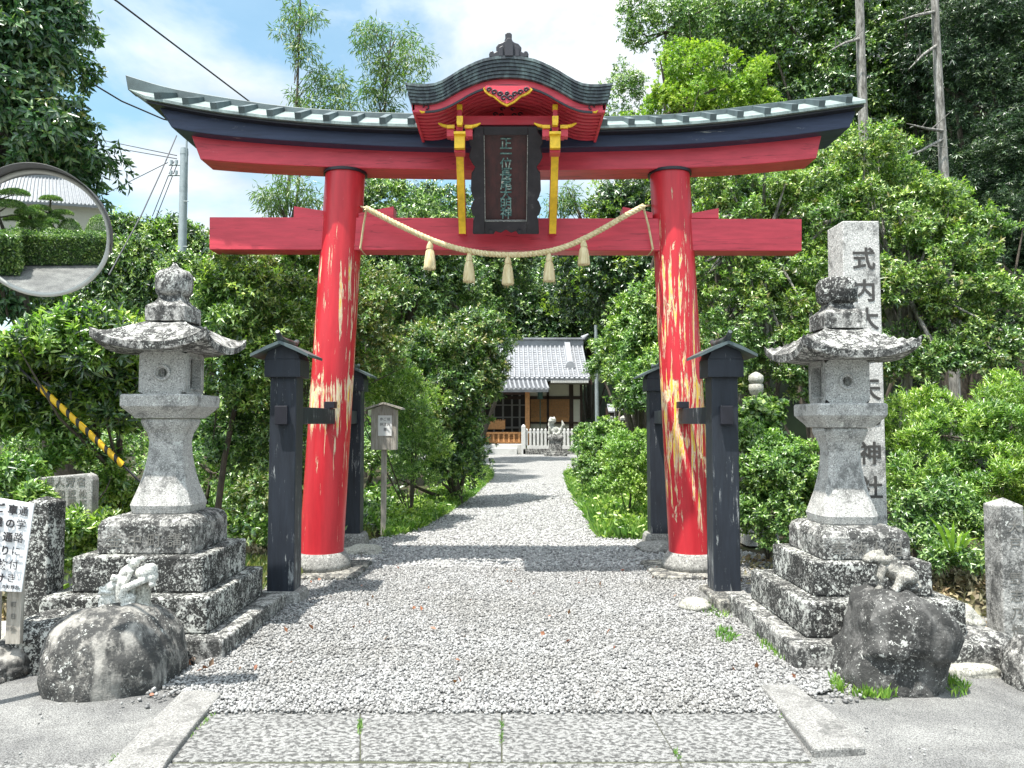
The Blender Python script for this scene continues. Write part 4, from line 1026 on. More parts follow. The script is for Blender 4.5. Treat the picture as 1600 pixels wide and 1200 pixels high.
# ---- old lantern wrapped in ivy behind the right post
D = 9.6; ic = at(1182, 640, D)
il = thing('stone_lantern', 'small pale stone lantern with round finial rising from ivy behind the near right post', 'stone lantern', (ic.x, D, 0), 'stone lanterns in the grounds')
zt = at(1182,581,D).z
MB().lathe([(zt-.38,.05),(zt-.36,.065),(zt-.28,.055),(zt-.27,.075),(zt-.22,.09),(zt-.16,.085),(zt-.145,.06),(zt-.14,.08),(zt-.10,.092),(zt-.05,.085),(zt-.02,.05),(zt,.01)], (ic.x,D,0), 20, ribs=10, rd=.06).build('finial', M['pale_stone'], il)
MB().lathe([(zt-.62,.30),(zt-.58,.31),(zt-.50,.24),(zt-.42,.17),(zt-.38,.09)], (ic.x,D,0), 8, True).build('roof', M['pale_stone'], il)
MB().square([(0,.2),(.2,.2),(.25,.11),(zt-1.0,.11),(zt-.95,.2),(zt-.88,.2),(zt-.87,.14),(zt-.62,.14)], (ic.x,D,0), .2).build('shaft', M['granite'], il)

# ============================================================ SHRINE
DS = 40
hall = thing('shrine_hall', 'shrine hall with grey tiled roof and cream walls at the end of the path', 'shrine building', (at(840,700,DS).x, DS, 0))
def S(x, y, D=DS): p = at(x,y,D); return p.x, p.z
def tiled(name, pxe0, pxe1, ye, De, pxr0, pxr1, yr, Dr, parent, nb, seg=8, curve=.25, lab=None):
    """a roof slope of pantile rolls between the eave line and the ridge line"""
    e0, e1, r0, r1 = at(pxe0,ye,De), at(pxe1,ye,De), at(pxr0,yr,Dr), at(pxr1,yr,Dr)
    g = MB(); n = 6
    def sp(u, v):
        a = e0.lerp(e1,u); b = r0.lerp(r1,u); p = a.lerp(b,v); p.z -= curve*4*v*(1-v)*.5; return p
    vs = [sp(i/20, j/n) for j in range(n+1) for i in range(21)] + [sp(i/20, j/n)-Vector((0,-.05,.14)) for j in range(n+1) for i in range(21)]
    m = 21*(n+1)
    fs = [(j*21+i,j*21+i+1,(j+1)*21+i+1,(j+1)*21+i) for j in range(n) for i in range(20)]
    fs += [(m+j*21+i,m+(j+1)*21+i,m+(j+1)*21+i+1,m+j*21+i+1) for j in range(n) for i in range(20)]
    for i in range(20): fs.append((i, m+i, m+i+1, i+1)); fs.append((n*21+i, n*21+i+1, m+n*21+i+1, m+n*21+i))
    for j in range(n): fs.append((j*21,(j+1)*21,m+(j+1)*21,m+j*21)); fs.append((j*21+20, m+j*21+20, m+(j+1)*21+20, (j+1)*21+20))
    g.add(vs, fs)
    nr = 5*n
    for k in range(nb+1):
        u_ = k/nb; P = [sp(u_, j/nr)+Vector((0,0,.03)) for j in range(nr+1)]
        g.tube(P, [.065 if (j%2) else .05 for j in range(nr+1)], 6)
    # course lines
    for j in range(1, 16):
        v = j/16; P = [sp(i/20, v)+Vector((0,-.01,.012)) for i in range(21)]
        for a, b in zip(P, P[1:]): g.bar(a, b, .04, .03)
    o = g.build(name, M['rooftile'], parent)
    return o
mroof = tiled('roof', 640, 921, 591, 38.3, 655, 909, 540, 42, hall, 36)
a, b = at(655,539,42), at(911,528,42)
g = MB(); g.bb(a.x,b.x,41.85,42.25,a.z-.2,b.z); g.bb(a.x,b.x+.05,41.75,42.35,b.z-.10,b.z-.04); g.tube([(b.x,42.05,b.z-.05),(b.x+.3,42.05,b.z+.2)],[.2,.06],8); g.build('roof_ridge', M['rooftile'], mroof)
g = MB(); P = [at(886,541,41.9), at(888,556,40.9), at(891,575,39.6)]
for p_, q_ in zip(P,P[1:]): g.bar(p_+Vector((0,0,.1)), q_+Vector((0,0,.1)), .3, .32)
g.tube([P[-1]+Vector((0,-.15,.1)),P[-1]+Vector((0,.05,.1))],.24,10); g.build('descending_ridge', M['rooftile'], mroof)
g = MB(); g.poly([(at(907,541,42).x,at(907,541,42).z),(at(921,592,42).x+.2,at(921,592,38.3).z-.1),(at(640,592,42).x,at(921,592,38.3).z-.1),(at(640,541,42).x,at(907,541,42).z)], 42.1, 42.4); g.build('rear_gable', M['dwood'], mroof)
proof = tiled('porch_roof', 640, 857, 608, 36.3, 640, 852, 593, 38.6, hall, 30, curve=.12)
x0, z0 = S(908, 690); x1, z1 = S(757, 597)
g = MB(); g.bb(x1-3, x0, DS, DS+4, .3, at(800,596,DS).z); g.build('wall', M['plaster'], hall)
g = MB()
fd = DS-.06
for pxa, pxb, ya, yb in ((854,858,598,690),(889,896,597,690),(906,910,597,690),(757,910,619,624),(757,910,594,598),(827,910,659,662),(826,829,622,690),(757,760,600,690)):
    xa, za = S(pxa, ya); xb, zb2 = S(pxb, yb); g.bb(xa, xb, fd-.04*(ya%3), DS+.02, zb2, za)
g.build('timber_frame', M['dwood'], hall)
xa, za = S(829,624); xb, zb2 = S(889,660)
g = MB(); g.bb(xa,xb,DS-.03,DS-.01,zb2,za); lat = g.build('lattice_door', M['lattice'], hall)
g = MB()
for k in range(25): x_ = xa+(xb-xa)*k/24; g.bb(x_-.018,x_+.018,DS-.07,DS-.032,zb2+.25,za)
for k in range(11): z_ = zb2+.25+(za-zb2-.25)*k/10; g.bb(xa,xb,DS-.085,DS-.071,z_-.018,z_+.018)
g.bb(xa,xb,DS-.08,DS-.032,zb2,zb2+.24); g.build('lattice_bars', M['owood'], lat)
xa, za = S(757,604,38.6); xb, zb2 = S(824,690,38.6)
g = MB(); g.bb(xa-1,xb,DS-.025,DS-.005,zb2,za); g.build('doorway_dark_sheet', plain('painted_interior_dark',(.02,.014,.012),.6), hall)  # near-black sheet on the wall, its colour stands for the unlit interior
g = MB()
for px in (772,786,800,812): 
    q_ = at(px,640,DS-.05); g.bb(q_.x-.05,q_.x+.05,DS-.08,DS-.03,at(px,690,DS).z,at(px,610,DS).z)
for py, w in ((633,.03),(652,.03),(668,.05)): z_ = at(780,py,DS).z; g.bb(xa-1,xb,DS-.12,DS-.09,z_-w,z_+w)
g.build('door_bars', plain('door_grey',(.25,.24,.23),.6), hall)
g = MB()
for px in (824,): 
    q_ = at(px,600,37.2); g.bb(q_.x-.11,q_.x+.11,37.1,37.32,.4,at(px,610,37.2).z)
q_ = at(700,600,37.2); g.bb(q_.x-.11,q_.x+.11,37.1,37.32,.4,at(px,610,37.2).z); g.build('porch_post', M['owood'], hall)
xa, za = S(757,612,37.3); xb, zb2 = S(826,617,37.3); g = MB(); g.bb(xa-4,xb,37.12,37.3,zb2,za); g.build('porch_beam', M['dwood'], hall)
# veranda, steps
g = MB()
for i, (py0, py1, D_) in enumerate(((676,681,37.8),(681,686,37.4),(686,692,37.0))):
    xa, za = S(757,py0,D_); xb, zb2 = S(816,py1,D_); g.bb(xa-3,xb,D_,DS-.1-.1*i,zb2-.02,za)
g.build('wooden_steps', M['owood'], hall, .01)
g = MB()
for px in (763,771,779,787,795,803,811): q_ = at(px,680,36.9); g.bb(q_.x-.04,q_.x+.04,36.9,36.98,.55,at(px,676,36.9).z)
q_, q2_ = at(757,675,36.9), at(815,678,36.9); g.bb(q_.x-2,q2_.x,36.88,37.0,q2_.z,q_.z); g.build('veranda_rail', M['owood'], hall)
g = MB(); xa, za = S(750,694,36.4); xb, zb2 = S(816,700,36.4); g.bb(xa-3,xb,36.4,39.9,0,za); 
xa, za = S(750,700,36.0); xb, zb2 = S(808,706,36.0); g.bb(xa-3,xb,36.0,36.39,-.02,za); g.build('stone_steps', M['white_stone'], hall, .02)
q_ = at(844,609,37); g = MB(); g.lathe([(q_.z-.45,.16),(q_.z-.40,.13),(q_.z-.12,.13),(q_.z-.06,.2),(q_.z,.03)], (q_.x,37,0), 6, False); g.tube([(q_.x,37,at(844,622,37).z),(q_.x,37,at(844,668,37).z)],.022,6); g.build('hanging_lantern', M['bronze'], hall)
g = MB()
for k in range(22): 
    q_ = at(862+k*2.7,596,38.2); g.bb(q_.x-.035,q_.x+.035,38.3,39.9,q_.z-.06,q_.z+.05)
g.build('rafter_end', M['white_stone'], hall)
ob = at(775,668,37.5)
g = MB(); g.bb(ob.x-.5,ob.x+.45,37.45,38.0,at(775,671,37.5).z,at(775,657,37.5).z)
ofb = thing('offertory_box', 'orange wooden offertory box on the shrine steps', 'offertory box', (ob.x,37.6,at(775,671,37.5).z))
for v in g.v: pass
ORG[ofb] = Vector((ob.x,37.6,at(775,671,37.5).z)); g.build('box', M['owood'], ofb, .02)
g = MB()
for k in range(9): g.bb(ob.x-.48+k*.11,ob.x-.43+k*.11,37.5,37.95,at(775,657,37.5).z+.002,at(775,657,37.5).z+.05)
g.build('slat_lid', M['owood'], ofb)
# stone fence in front of the hall
sf = thing('stone_fence', 'low white stone picket fence on a rough stone wall in front of the shrine hall', 'fence', (at(860,710,36).x, 36, 0))
g = MB(); xa = at(817,705,36).x; xb = at(905,705,36).x
g.bb(xa, xb+2.5, 36, 36.4, 0, .27); g.build('base_wall', M['stone_mid'], sf, .02)
g = MB(); g.bb(xa+.2, xb+2.5, 36.08, 36.3, .271, .42); g.bb(xa+.2,xb+2.5,36.15,36.23,at(800,677,36).z,at(800,674,36).z); g.build('rail', M['white_stone'], sf)
for k in range(24):
    px = 823+k*5.9
    q_ = at(px,680,36.1); zt_ = at(px,669.5,36.1).z
    g = MB(); g.square([(.42,.052),(zt_-.06,.052),(zt_-.02,.035),(zt_,.01)], (q_.x,36.14,0), .25); g.build('picket', M['white_stone'], sf)
q_ = at(818,680,36); g = MB(); g.square([(0,.10),(at(818,666,36).z,.10),(at(818,663,36).z,.02)], (q_.x,36.1,0), .15); g.build('end_post', M['white_stone'], sf)
# guardian lion-dog on its pedestal
kd = 34.5; kc = at(868,708,kd)
km = thing('guardian_dog_statue', 'weathered stone guardian dog on a round-topped pedestal before the shrine', 'statue', (kc.x,kd,0))
zp = at(868,679,kd).z
MB().square([(0,.50),(.12,.50),(.121,.42),(.22,.42),(.221,.30),(zp-.28,.28),(zp-.2,.34),(zp-.12,.35),(zp-.05,.33),(zp,.30)], (kc.x,kd,0), .2).build('pedestal', M['stone_mid'], km, .01)
w = at(869,0,kd).x-at(868,0,kd).x
def kk_(px, py, dy=0): p = at(px,py,kd); return (p.x, kd+dy, p.z)
blobs('dog', M['statue'], [(kk_(866,672),(8*w,6*w,5.5*w),(0,-15,0)),(kk_(861,664),(5*w,5*w,6.5*w)),(kk_(863,657,-.02),(6*w,5.5*w,5*w)),(kk_(860,658,-.14),(3.5*w,3*w,3*w)),(kk_(860,653,-.05),(1.6*w,1.5*w,2.2*w)),(kk_(866,653,.0),(1.6*w,1.5*w,2.2*w)),
    ('t',[kk_(859,668,-.08),kk_(858,675,-.1),kk_(857,679,-.14)],[.07,.055,.06]),('t',[kk_(865,668,-.1),kk_(866,675,-.12),kk_(865,679,-.16)],[.07,.055,.06]),(kk_(873,674),(5*w,5*w,5*w)),('t',[kk_(876,672),kk_(880,664),kk_(878,657)],[.06,.08,.03]),('t',[kk_(874,677,-.12),kk_(868,679,-.2)],[.07,.05])], km, .025, None, 1.0)
# low roofed fence and small lanterns at the right
lw = thing('roofed_fence', 'low tiled-roof wooden fence in the shade right of the shrine hall', 'fence', (at(1000,690,33).x, 33, 0))
g = MB(); a, b = at(950,640,32.7), at(1075,634,33.3)
g.hexa([(a.x,32.5,a.z-.12),(b.x,32.5,a.z-.12),(b.x,33.0,b.z-.08),(a.x,33.0,b.z-.08),(a.x,32.5,a.z-.06),(b.x,32.5,a.z-.06),(b.x,33.0,b.z),(a.x,33.0,b.z)])
g.tube([(a.x,33,b.z),(b.x,33,b.z)],.07,8); g.build('roof', M['rooftile'], lw)
g = MB()
for k in range(26): x_ = a.x+(b.x-a.x)*k/25; g.bb(x_-.05,x_+.05,33.0,33.06,.2,b.z-.09)
for z_ in (.45,1.2): g.bb(a.x,b.x,32.98,33.08,z_,z_+.1)
g.build('wooden_bars', M['dwood'], lw)
g = MB()
for px in (962,1008): q_ = at(px,650,32.6); g.bb(q_.x-.06,q_.x+.06,32.55,32.67,0,a.z-.12)
g.build('post', M['white_stone'], lw)
for (px, dlab) in ((986,'small stone lantern with a wide cap standing in front of the roofed fence'),(955,'reddish low stone lantern partly behind the hedge near the thin grey pole')):
    D_ = 27; q_ = at(px,640,D_); t = thing('stone_lantern', dlab, 'stone lantern', (q_.x,D_,0), 'stone lanterns in the grounds'); zt_ = at(px,642 if px==986 else 652,D_).z
    MB().square([(0,.3),(.2,.3),(.21,.14),(zt_-.75,.12),(zt_-.7,.24),(zt_-.6,.25)], (q_.x,D_,0), .2).build('shaft', M['granite'], t)
    MB().square([(zt_-.599,.17),(zt_-.33,.17)], (q_.x,D_,0), .1).build('fire_box', M['stone_mid'], t)
    MB().square([(zt_-.329,.42),(zt_-.25,.40),(zt_-.12,.18),(zt_-.08,.06),(zt_,.07),(zt_+.05,.02)], (q_.x,D_,0), .12).build('roof', M['pale_stone'], t)

# ============================================================ GROUND
def sheet(name, pts, z, mat, kind='structure', th=None):
    me = bpy.data.meshes.new(name); me.from_pydata([(p[0],p[1],z) for p in pts], [], [tuple(range(len(pts)))])
    me.materials.append(mat); o = bpy.data.objects.new(name, me); C.objects.link(o); ORG[o] = Vector((0,0,0)); o['kind'] = kind
    if me.polygons[0].normal.z < 0: me.flip_normals()
    return o
sheet('ground', [(-900,-700),(900,-700),(900,900),(-900,900)], -.03, M['soil'])
road = sheet('road', [(-60,-60),(60,-60),(60,4.25)] + [(4.2,4.5),(2.9,4.75),(2.0,4.6),(1.5,4.5)] + [(-1.75,4.5),(-2.0,4.65),(-3.0,4.75),(-6,5.0),(-60,5.0)], -.012, M['asphalt'])
# paving slabs: two rows, modelled joints
def slab(pts, z=.0):
    P = [gr(*p) for p in pts]; cx = sum(p.x for p in P)/len(P); cy = sum(p.y for p in P)/len(P)
    P = [(cx+(p.x-cx)*.994, cy+(p.y-cy)*.99) for p in P]
    g = MB(); g.flat(P, -.06, z); o = g.build('pavement', M['paving'], None, .006, loc=(cx,cy,0)); o['kind'] = 'structure'
r1t = 1084
slab([(345,1096),(563,1084),(563,1188),(252,1190)]); slab([(563,1084),(784,1080),(784,1190),(563,1188)], .002)
slab([(784,1080),(990,1080),(1010,1104),(1062,1189),(784,1190)], .0); slab([(990,1080),(1205,1088),(1268,1189),(1062,1189),(1010,1104)], .002)
slab([(-200,1192),(735,1192),(728,1300),(-260,1300)], .001); slab([(735,1192),(845,1192),(850,1300),(728,1300)], .002); slab([(845,1192),(1062,1191),(1125,1300),(850,1300)], .0); slab([(1062,1191),(1285,1192),(1900,1300),(1125,1300)], .002)
sheet('pavement_joints', [gr(262,1200),gr(-150,1300),gr(1700,1300),gr(1272,1196),gr(1205,1090),gr(345,1092)], -.006, M['joint'])
def kerb(pts):
    P = [gr(*p) for p in pts]; cx = sum(p.x for p in P)/len(P); cy = sum(p.y for p in P)/len(P)
    g = MB(); g.flat([(p.x,p.y) for p in P], -.05, .028); o = g.build('kerb', M['granite_light'], None, .01, loc=(cx,cy,0)); o['kind'] = 'structure'
kerb([(283,1088),(312,1085),(347,1090),(306,1138),(262,1196),(240,1235),(140,1235),(176,1196),(232,1138)])
kerb([(1188,1077),(1240,1076),(1300,1120),(1353,1176),(1272,1180),(1240,1140)])
# gravel drive out to the shrine court
L_ = [gr(340,1096),gr(292,1090),(-2.02,4.5),(-1.92,4.95),(-1.82,6.2),(-2.3,6.6),(-2.6,8.6),gr(585,843),gr(640,828),gr(700,800),gr(748,768),gr(772,742),gr(762,726),(-1.6,28),(-6,31),(-6,36.2)]
R_ = [(9,36.2),(9,30),gr(912,722),gr(893,742),gr(888,765),gr(940,812),gr(960,840),gr(1100,850),(3.6,7.3),(3.6,5.9),(2.9,4.8),(1.9,4.5),gr(1290,1083),gr(1190,1090)]
sheet('path', [(p[0],p[1]) for p in L_+R_], .004, M['gravel_bed'])
GP = [(p[0],p[1]) for p in L_+R_]
def inside(x, y, poly):
    c = np.zeros(len(x), bool); n_ = len(poly); j = n_-1
    for i in range(n_):
        xi, yi = poly[i]; xj, yj = poly[j]
        c ^= ((yi > y) != (yj > y)) & (x < (xj-xi)*(y-yi)/(yj-yi+1e-12)+xi); j = i
    return c
rng = np.random.default_rng(4)
def pebbles(name, n, y0, y1, s0, s1, x0=-3.2, x1=3.8, band=None, kind='stuff', mat='pebble', zoff=.0, poly=None):
    y = rng.uniform(y0, y1, n) if band is None else band(n)[1]; x = rng.uniform(x0, x1, n) if band is None else band(n)[0]
    m = inside(x, y, poly or GP); x, y = x[m], y[m]; n = len(x)
    cube = np.array([(-1,-1,-1),(1,-1,-1),(1,1,-1),(-1,1,-1),(-1,-1,1),(1,-1,1),(1,1,1),(-1,1,1)], float)*.62
    V = cube[None]*(1+rng.uniform(-.38,.38,(n,8,3)))
    s = rng.uniform(s0, s1, (n,1,1))*np.array([1,1,.72])*rng.uniform(.75,1.25,(n,1,3)); V = V*s
    a = rng.uniform(0,6.28,n); b = rng.normal(0,.5,n); c_, s_ = np.cos(a), np.sin(a)
    X, Y, Z = V[...,0], V[...,1], V[...,2]
    Y, Z = Y*np.cos(b)[:,None]-Z*np.sin(b)[:,None], Y*np.sin(b)[:,None]+Z*np.cos(b)[:,None]
    X, Y = X*c_[:,None]-Y*s_[:,None], X*s_[:,None]+Y*c_[:,None]
    z = rng.uniform(-.002,.016,n)+zoff
    V = np.stack([X+x[:,None], Y+y[:,None], Z+z[:,None]], -1).reshape(-1,3)
    o = np_mesh(name, V, 8, [(0,3,2,1),(4,5,6,7),(0,1,5,4),(1,2,6,5),(2,3,7,6),(3,0,4,7)], M[mat]); 
    if kind: o['kind'] = kind
    return o
def edge_band(n):
    x = rng.uniform(-1.65,1.6,n); return x, 4.05+rng.random(n)**1.2*.22+.018*np.sin(x*5)+.01*np.sin(x*17)
gvl = pebbles('gravel', 150000, 4.1, 8.0, .0068, .0125); gvl['label'] = 'pale grey crushed stone covering the drive through the gate'; gvl['category'] = 'gravel'
g2_ = pebbles('gravel', 95000, 8.0, 19, .010, .018, mat='pebble_far'); g2_['label'] = 'pale gravel on the path beyond the gate'; g2_['category'] = 'gravel'
poly_e = [(-1.7,3.9),(1.7,3.9),(1.7,4.3),(-1.7,4.3)]
g3_ = pebbles('gravel', 5600, 0, 1, .007, .0125, band=edge_band, poly=poly_e, zoff=.002); g3_['label'] = 'loose gravel spilling over the edge of the paving slabs'; g3_['category'] = 'gravel'
gd_ = pebbles('gravel', 260, 2.8, 4.2, .003, .009, x0=-2.6, x1=2.8, poly=[(-2.6,2.8),(2.8,2.8),(2.8,4.3),(-2.6,4.3)]); gd_['label'] = 'scattered grit and chips on the paving slabs and asphalt'; gd_['category'] = 'grit'
def sc_band(n): return rng.uniform(-2.6,-1.2,n), rng.normal(4.3,.09,n)
g4_ = pebbles('gravel', 160, 0, 1, .008, .016, band=sc_band, poly=[(-2.1,4.1),(-1.3,4.0),(-1.4,4.6),(-2.0,4.5)]); g4_['label'] = 'scattered stones on the asphalt by the left boulder'; g4_['category'] = 'gravel'
g5_ = pebbles('gravel', 500, 4.2, 4.7, .008, .016, x0=1.5, x1=3.2, poly=[(1.5,4.2),(1.9,4.2),(2.0,4.6),(1.6,4.6)]); g5_['label'] = 'scattered stones around the foot of the right boulder'; g5_['category'] = 'gravel'
# ============================================================ FOLIAGE
def unit(v): return v/np.maximum(1e-9, np.linalg.norm(v, axis=-1, keepdims=True))
def leaves(P, out, L, W, droop, rng, up=.6):
    n = len(P); ax = unit(out*.55 + rng.normal(0,.55,(n,3)) + np.array([0,0,-droop]))
    nm = unit(np.array([0,0,up]) + out*.6 + rng.normal(0,.45,(n,3)))
    sd = unit(np.cross(ax, nm)); nm = np.cross(sd, ax)
    l = (L*rng.uniform(.65,1.25,(n,1))); w = W*rng.uniform(.7,1.2,(n,1))
    a = P; t = P + ax*l - nm*l*.12
    m = P + ax*l*.45
    V = np.stack([a, m+sd*w*.5+nm*w*.15, t, m-sd*w*.5+nm*w*.15], 1)
    return V.reshape(-1,3)
LQ = [(0,1,2),(0,2,3)]
def E(px, py, D, rpx, rpz, ry):
    c = at(px, py, D); return (c.x, c.y, c.z, rpx/F*D, ry, rpz/F*D)
def clumps(ells, k, cr, rng, lowcut=-.75, front=0):
    cs, outs, rs = [], [], []
    tot = sum(e[3]*e[5]+e[3]*e[4] for e in ells)
    for e in ells:
        kk = max(3, int(k*(e[3]*e[5]+e[3]*e[4])/tot))
        d = unit(rng.normal(0,1,(kk*3,3))); d = d[d[:,2] > lowcut]
        if front: d[:,1] = np.where((d[:,1] > .3) & (rng.random(len(d)) < front), -d[:,1], d[:,1])
        d = d[:kk]
        r = rng.uniform(.62,1.0,(len(d),1))
        cs.append(np.array(e[:3]) + d*r*np.array(e[3:6])); outs.append(d); rs.append(cr*rng.uniform(.6,1.35,len(d)))
    return np.concatenate(cs), np.concatenate(outs), np.concatenate(rs)
def foliage(cs, outs, rs, n, L, W, droop, rng, m=6):
    """rosettes of m leaves round twig tips, the tips scattered through the clumps"""
    k = n//m; wgt = rs**2; idx = rng.choice(len(cs), k, p=wgt/wgt.sum())
    d = unit(rng.normal(0,1,(k,3)) + np.array([0,0,.25])); sq = rng.uniform(.6,1.25,(len(cs),3))
    T = cs[idx] + d*rs[idx][:,None]*(rng.uniform(.15,1,(k,1))**.55)*sq[idx]*np.array([1,1,.8])
    ax = unit(d*.8+outs[idx]*.5+rng.normal(0,.35,(k,3))+np.array([0,0,.35-droop*1.3]))
    u = unit(np.cross(ax, rng.normal(0,1,(k,3)))); v = np.cross(ax, u); Vs = []; L0 = L*rng.uniform(.65,1.15,(k,1))*rng.uniform(.75,1.2,len(cs))[idx][:,None]
    for j in range(m):
        an = j*2.4+rng.uniform(0,6.28,(k,1))*.15; rad = u*np.cos(an)+v*np.sin(an); spread = (1.0,.9,.8,1.2,1.3,.5)[j%6]
        a_ = unit(ax*(.75 if j else 1.2)+rad*spread+np.array([0,0,-droop*.6])+rng.normal(0,.12,(k,3)))
        nm = unit(ax*.8-rad*.35+np.array([0,0,.55])+rng.normal(0,.2,(k,3))); sd_ = unit(np.cross(a_, nm)); nm = np.cross(sd_, a_)
        P = T - ax*L0*.16*j; l = L0*rng.uniform(.75,1.1,(k,1)); w = W*rng.uniform(.75,1.15,(k,1))
        md = P+a_*l*.45; Vs.append(np.stack([P, md+sd_*w*.5+nm*w*.15, P+a_*l-nm*l*.14, md-sd_*w*.5+nm*w*.15],1))
    return np.concatenate(Vs,0).reshape(-1,3)
def plant(name, label, cat, base, ells, mat, n, L, W, k=40, cr=.25, droop=.25, seed=1, trunk=None, tr=.08, bark='bark', nb=10, group=None, extra=None, front=.5, lowcut=-.75, part='crown'):
    rng = np.random.default_rng(seed); base = Vector(base); L *= .85; W *= .9; n = int(n*1.3)
    t = thing(name, label, cat, base, group)
    cs, outs, rs = clumps(ells, k, cr, rng, lowcut, front)
    V = foliage(cs, outs, rs, n, L, W, droop, rng)
    np_mesh(part, V, 4, LQ, M[mat], t)
    if extra:
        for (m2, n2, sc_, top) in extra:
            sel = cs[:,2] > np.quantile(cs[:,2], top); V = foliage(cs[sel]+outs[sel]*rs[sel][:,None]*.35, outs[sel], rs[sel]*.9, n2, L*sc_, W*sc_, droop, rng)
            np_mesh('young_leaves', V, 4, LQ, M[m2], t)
    g = MB()
    tp = trunk or [base, Vector((ells[0][0], ells[0][1], ells[0][2]))]
    tp = [Vector(p) for p in tp]
    g.tube(tp, [tr*(1-.55*i/(len(tp)-1)) for i in range(len(tp))], 10)
    sel = rng.choice(len(cs), min(nb, len(cs)), replace=False)
    for s in sel:
        e = Vector(cs[s])+Vector(outs[s])*float(rs[s])*.55; j = int(rng.integers(max(0,len(tp)-2), len(tp))); a = tp[j] if j < len(tp)-1 else tp[-1]
        mid = a.lerp(e,.5)+Vector(rng.normal(0,.12,3))*(e-a).length*.5
        g.tube([a, a.lerp(mid,.5), mid, mid.lerp(e,.6), e], [tr*.42,tr*.36,tr*.28,tr*.18,tr*.06], 6)
    g.build('trunk', M[bark], t)
    return t
V3 = Vector
# --- near left
plant('broadleaf_tree', 'big dark broadleaf tree with drooping leaves filling the top left corner', 'tree', (-5.4,8.6,0),
      [E(10,150,7.6,140,180,1.0), E(95,225,7.4,60,55,.5), E(70,60,7.6,70,85,.6), E(70,300,7.8,80,40,.6), E(30,430,8.4,75,100,.6), E(-60,330,7.9,110,160,.9), E(10,10,7.6,140,90,.9)], 'leaf_tree', 66000, .115, .040, 260, .26, .8, 11,
      [(-5.1,8.9,0),at(112,748,8.7),at(85,690,8.6),at(55,600,8.4),at(20,420,8.1),at(10,200,7.7)], .16, extra=[('leaf_gold', 1500, .9, .3)], front=.6)
plant('laurel_bush', 'bright glossy lance-leaved bush left of the left lantern', 'bush', (-3.7,6.9,0),
      [E(130,540,6.5,90,60,.4), E(60,560,6.4,70,55,.4), E(190,600,6.8,50,70,.3), E(30,640,6.5,70,60,.4), E(120,640,6.7,80,60,.4), E(205,520,6.9,25,40,.2)], 'leaf_bright', 15000, .115, .030, 110, .16, .05, 12,
      [(-3.5,7.0,0),(-3.5,6.9,1.0),(-3.5,6.8,1.9)], .04, extra=[('leaf_dark', 7000, 1.0, .0)])
plant('shrub', 'low bright shrub around the stone tablet at the left edge', 'shrub', (-3.8,6.2,0),
      [E(15,740,6.0,50,30,.25), E(45,790,5.8,25,30,.12), E(150,845,5.9,38,42,.15), E(95,835,5.75,45,28,.12), E(110,715,6.5,45,18,.15), E(150,880,6.1,45,40,.2), E(0,800,6.4,50,60,.3), E(190,760,6.9,30,50,.2)], 'leaf_bright', 11000, .075, .026, 90, .12, .0, 13, [(-3.5,6.3,0),(-3.5,6.3,.7)], .02, extra=[('leaf_mid', 5000, 1.1, .0)])
plant('laurel_bush', 'tall glossy bush behind the left lantern reaching to the near left post', 'bush', (-3.2,8.6,0),
      [E(380,480,8.2,62,68,.5), E(430,560,8.4,75,110,.5), E(350,590,8.3,60,80,.5), E(440,700,8.6,55,70,.4), E(370,690,8.8,50,60,.4), E(345,455,8.6,30,40,.4), E(470,450,9.0,50,60,.5)], 'leaf_mid', 34000, .085, .027, 230, .17, .15, 14,
      [(-3.15,8.4,0),at(340,800,8.4),at(350,720,8.4),at(375,600,8.4),at(390,480,8.4)], .045, extra=[('leaf_bright', 7000, 1.0, .25)])
plant('camellia_bush', 'dense yellow-tipped bush between the left pillar and the near left post', 'bush', (-2.9,10.2,0),
      [E(470,420,10,80,55,.6), E(400,400,10.6,70,40,.6), E(580,520,10.6,60,90,.6), E(470,620,10.2,60,110,.6), E(440,760,9.9,70,60,.4), E(560,470,11,70,80,.6)], 'leaf_gold', 26000, .085, .030, 200, .2, .2, 15,
      [(-2.9,10.2,0),(-2.8,10.2,1.4),(-2.7,10.2,2.6)], .06, extra=[('leaf_mid', 14000, 1.0, .0)])
plant('laurel_bush', 'shaded low bush on the ground behind the left lantern plinth', 'bush', (-4.6,11.5,0),
      [E(330,740,11.5,90,60,.6), E(440,760,11.8,90,50,.6), E(210,730,12,100,60,.6), E(540,740,12.5,60,60,.5), E(100,720,12,90,70,.6)], 'leaf_mid', 26000, .09, .035, 180, .25, .1, 16, None, .04, nb=8, lowcut=-.3)
plant('laurel_bush', 'row of bush filling the far gap left of the notice box', 'bush', (at(560,760,15).x,15.5,0),
      [E(590,720,15.5,70,60,.6), E(480,700,15.5,90,90,.6), E(380,690,16,90,80,.6), E(260,670,16,110,90,.6), E(120,650,16,120,100,.6), E(0,640,16,120,110,.6)], 'leaf_mid', 36000, .12, .045, 240, .35, .1, 17, None, .05, nb=8, lowcut=-.3)
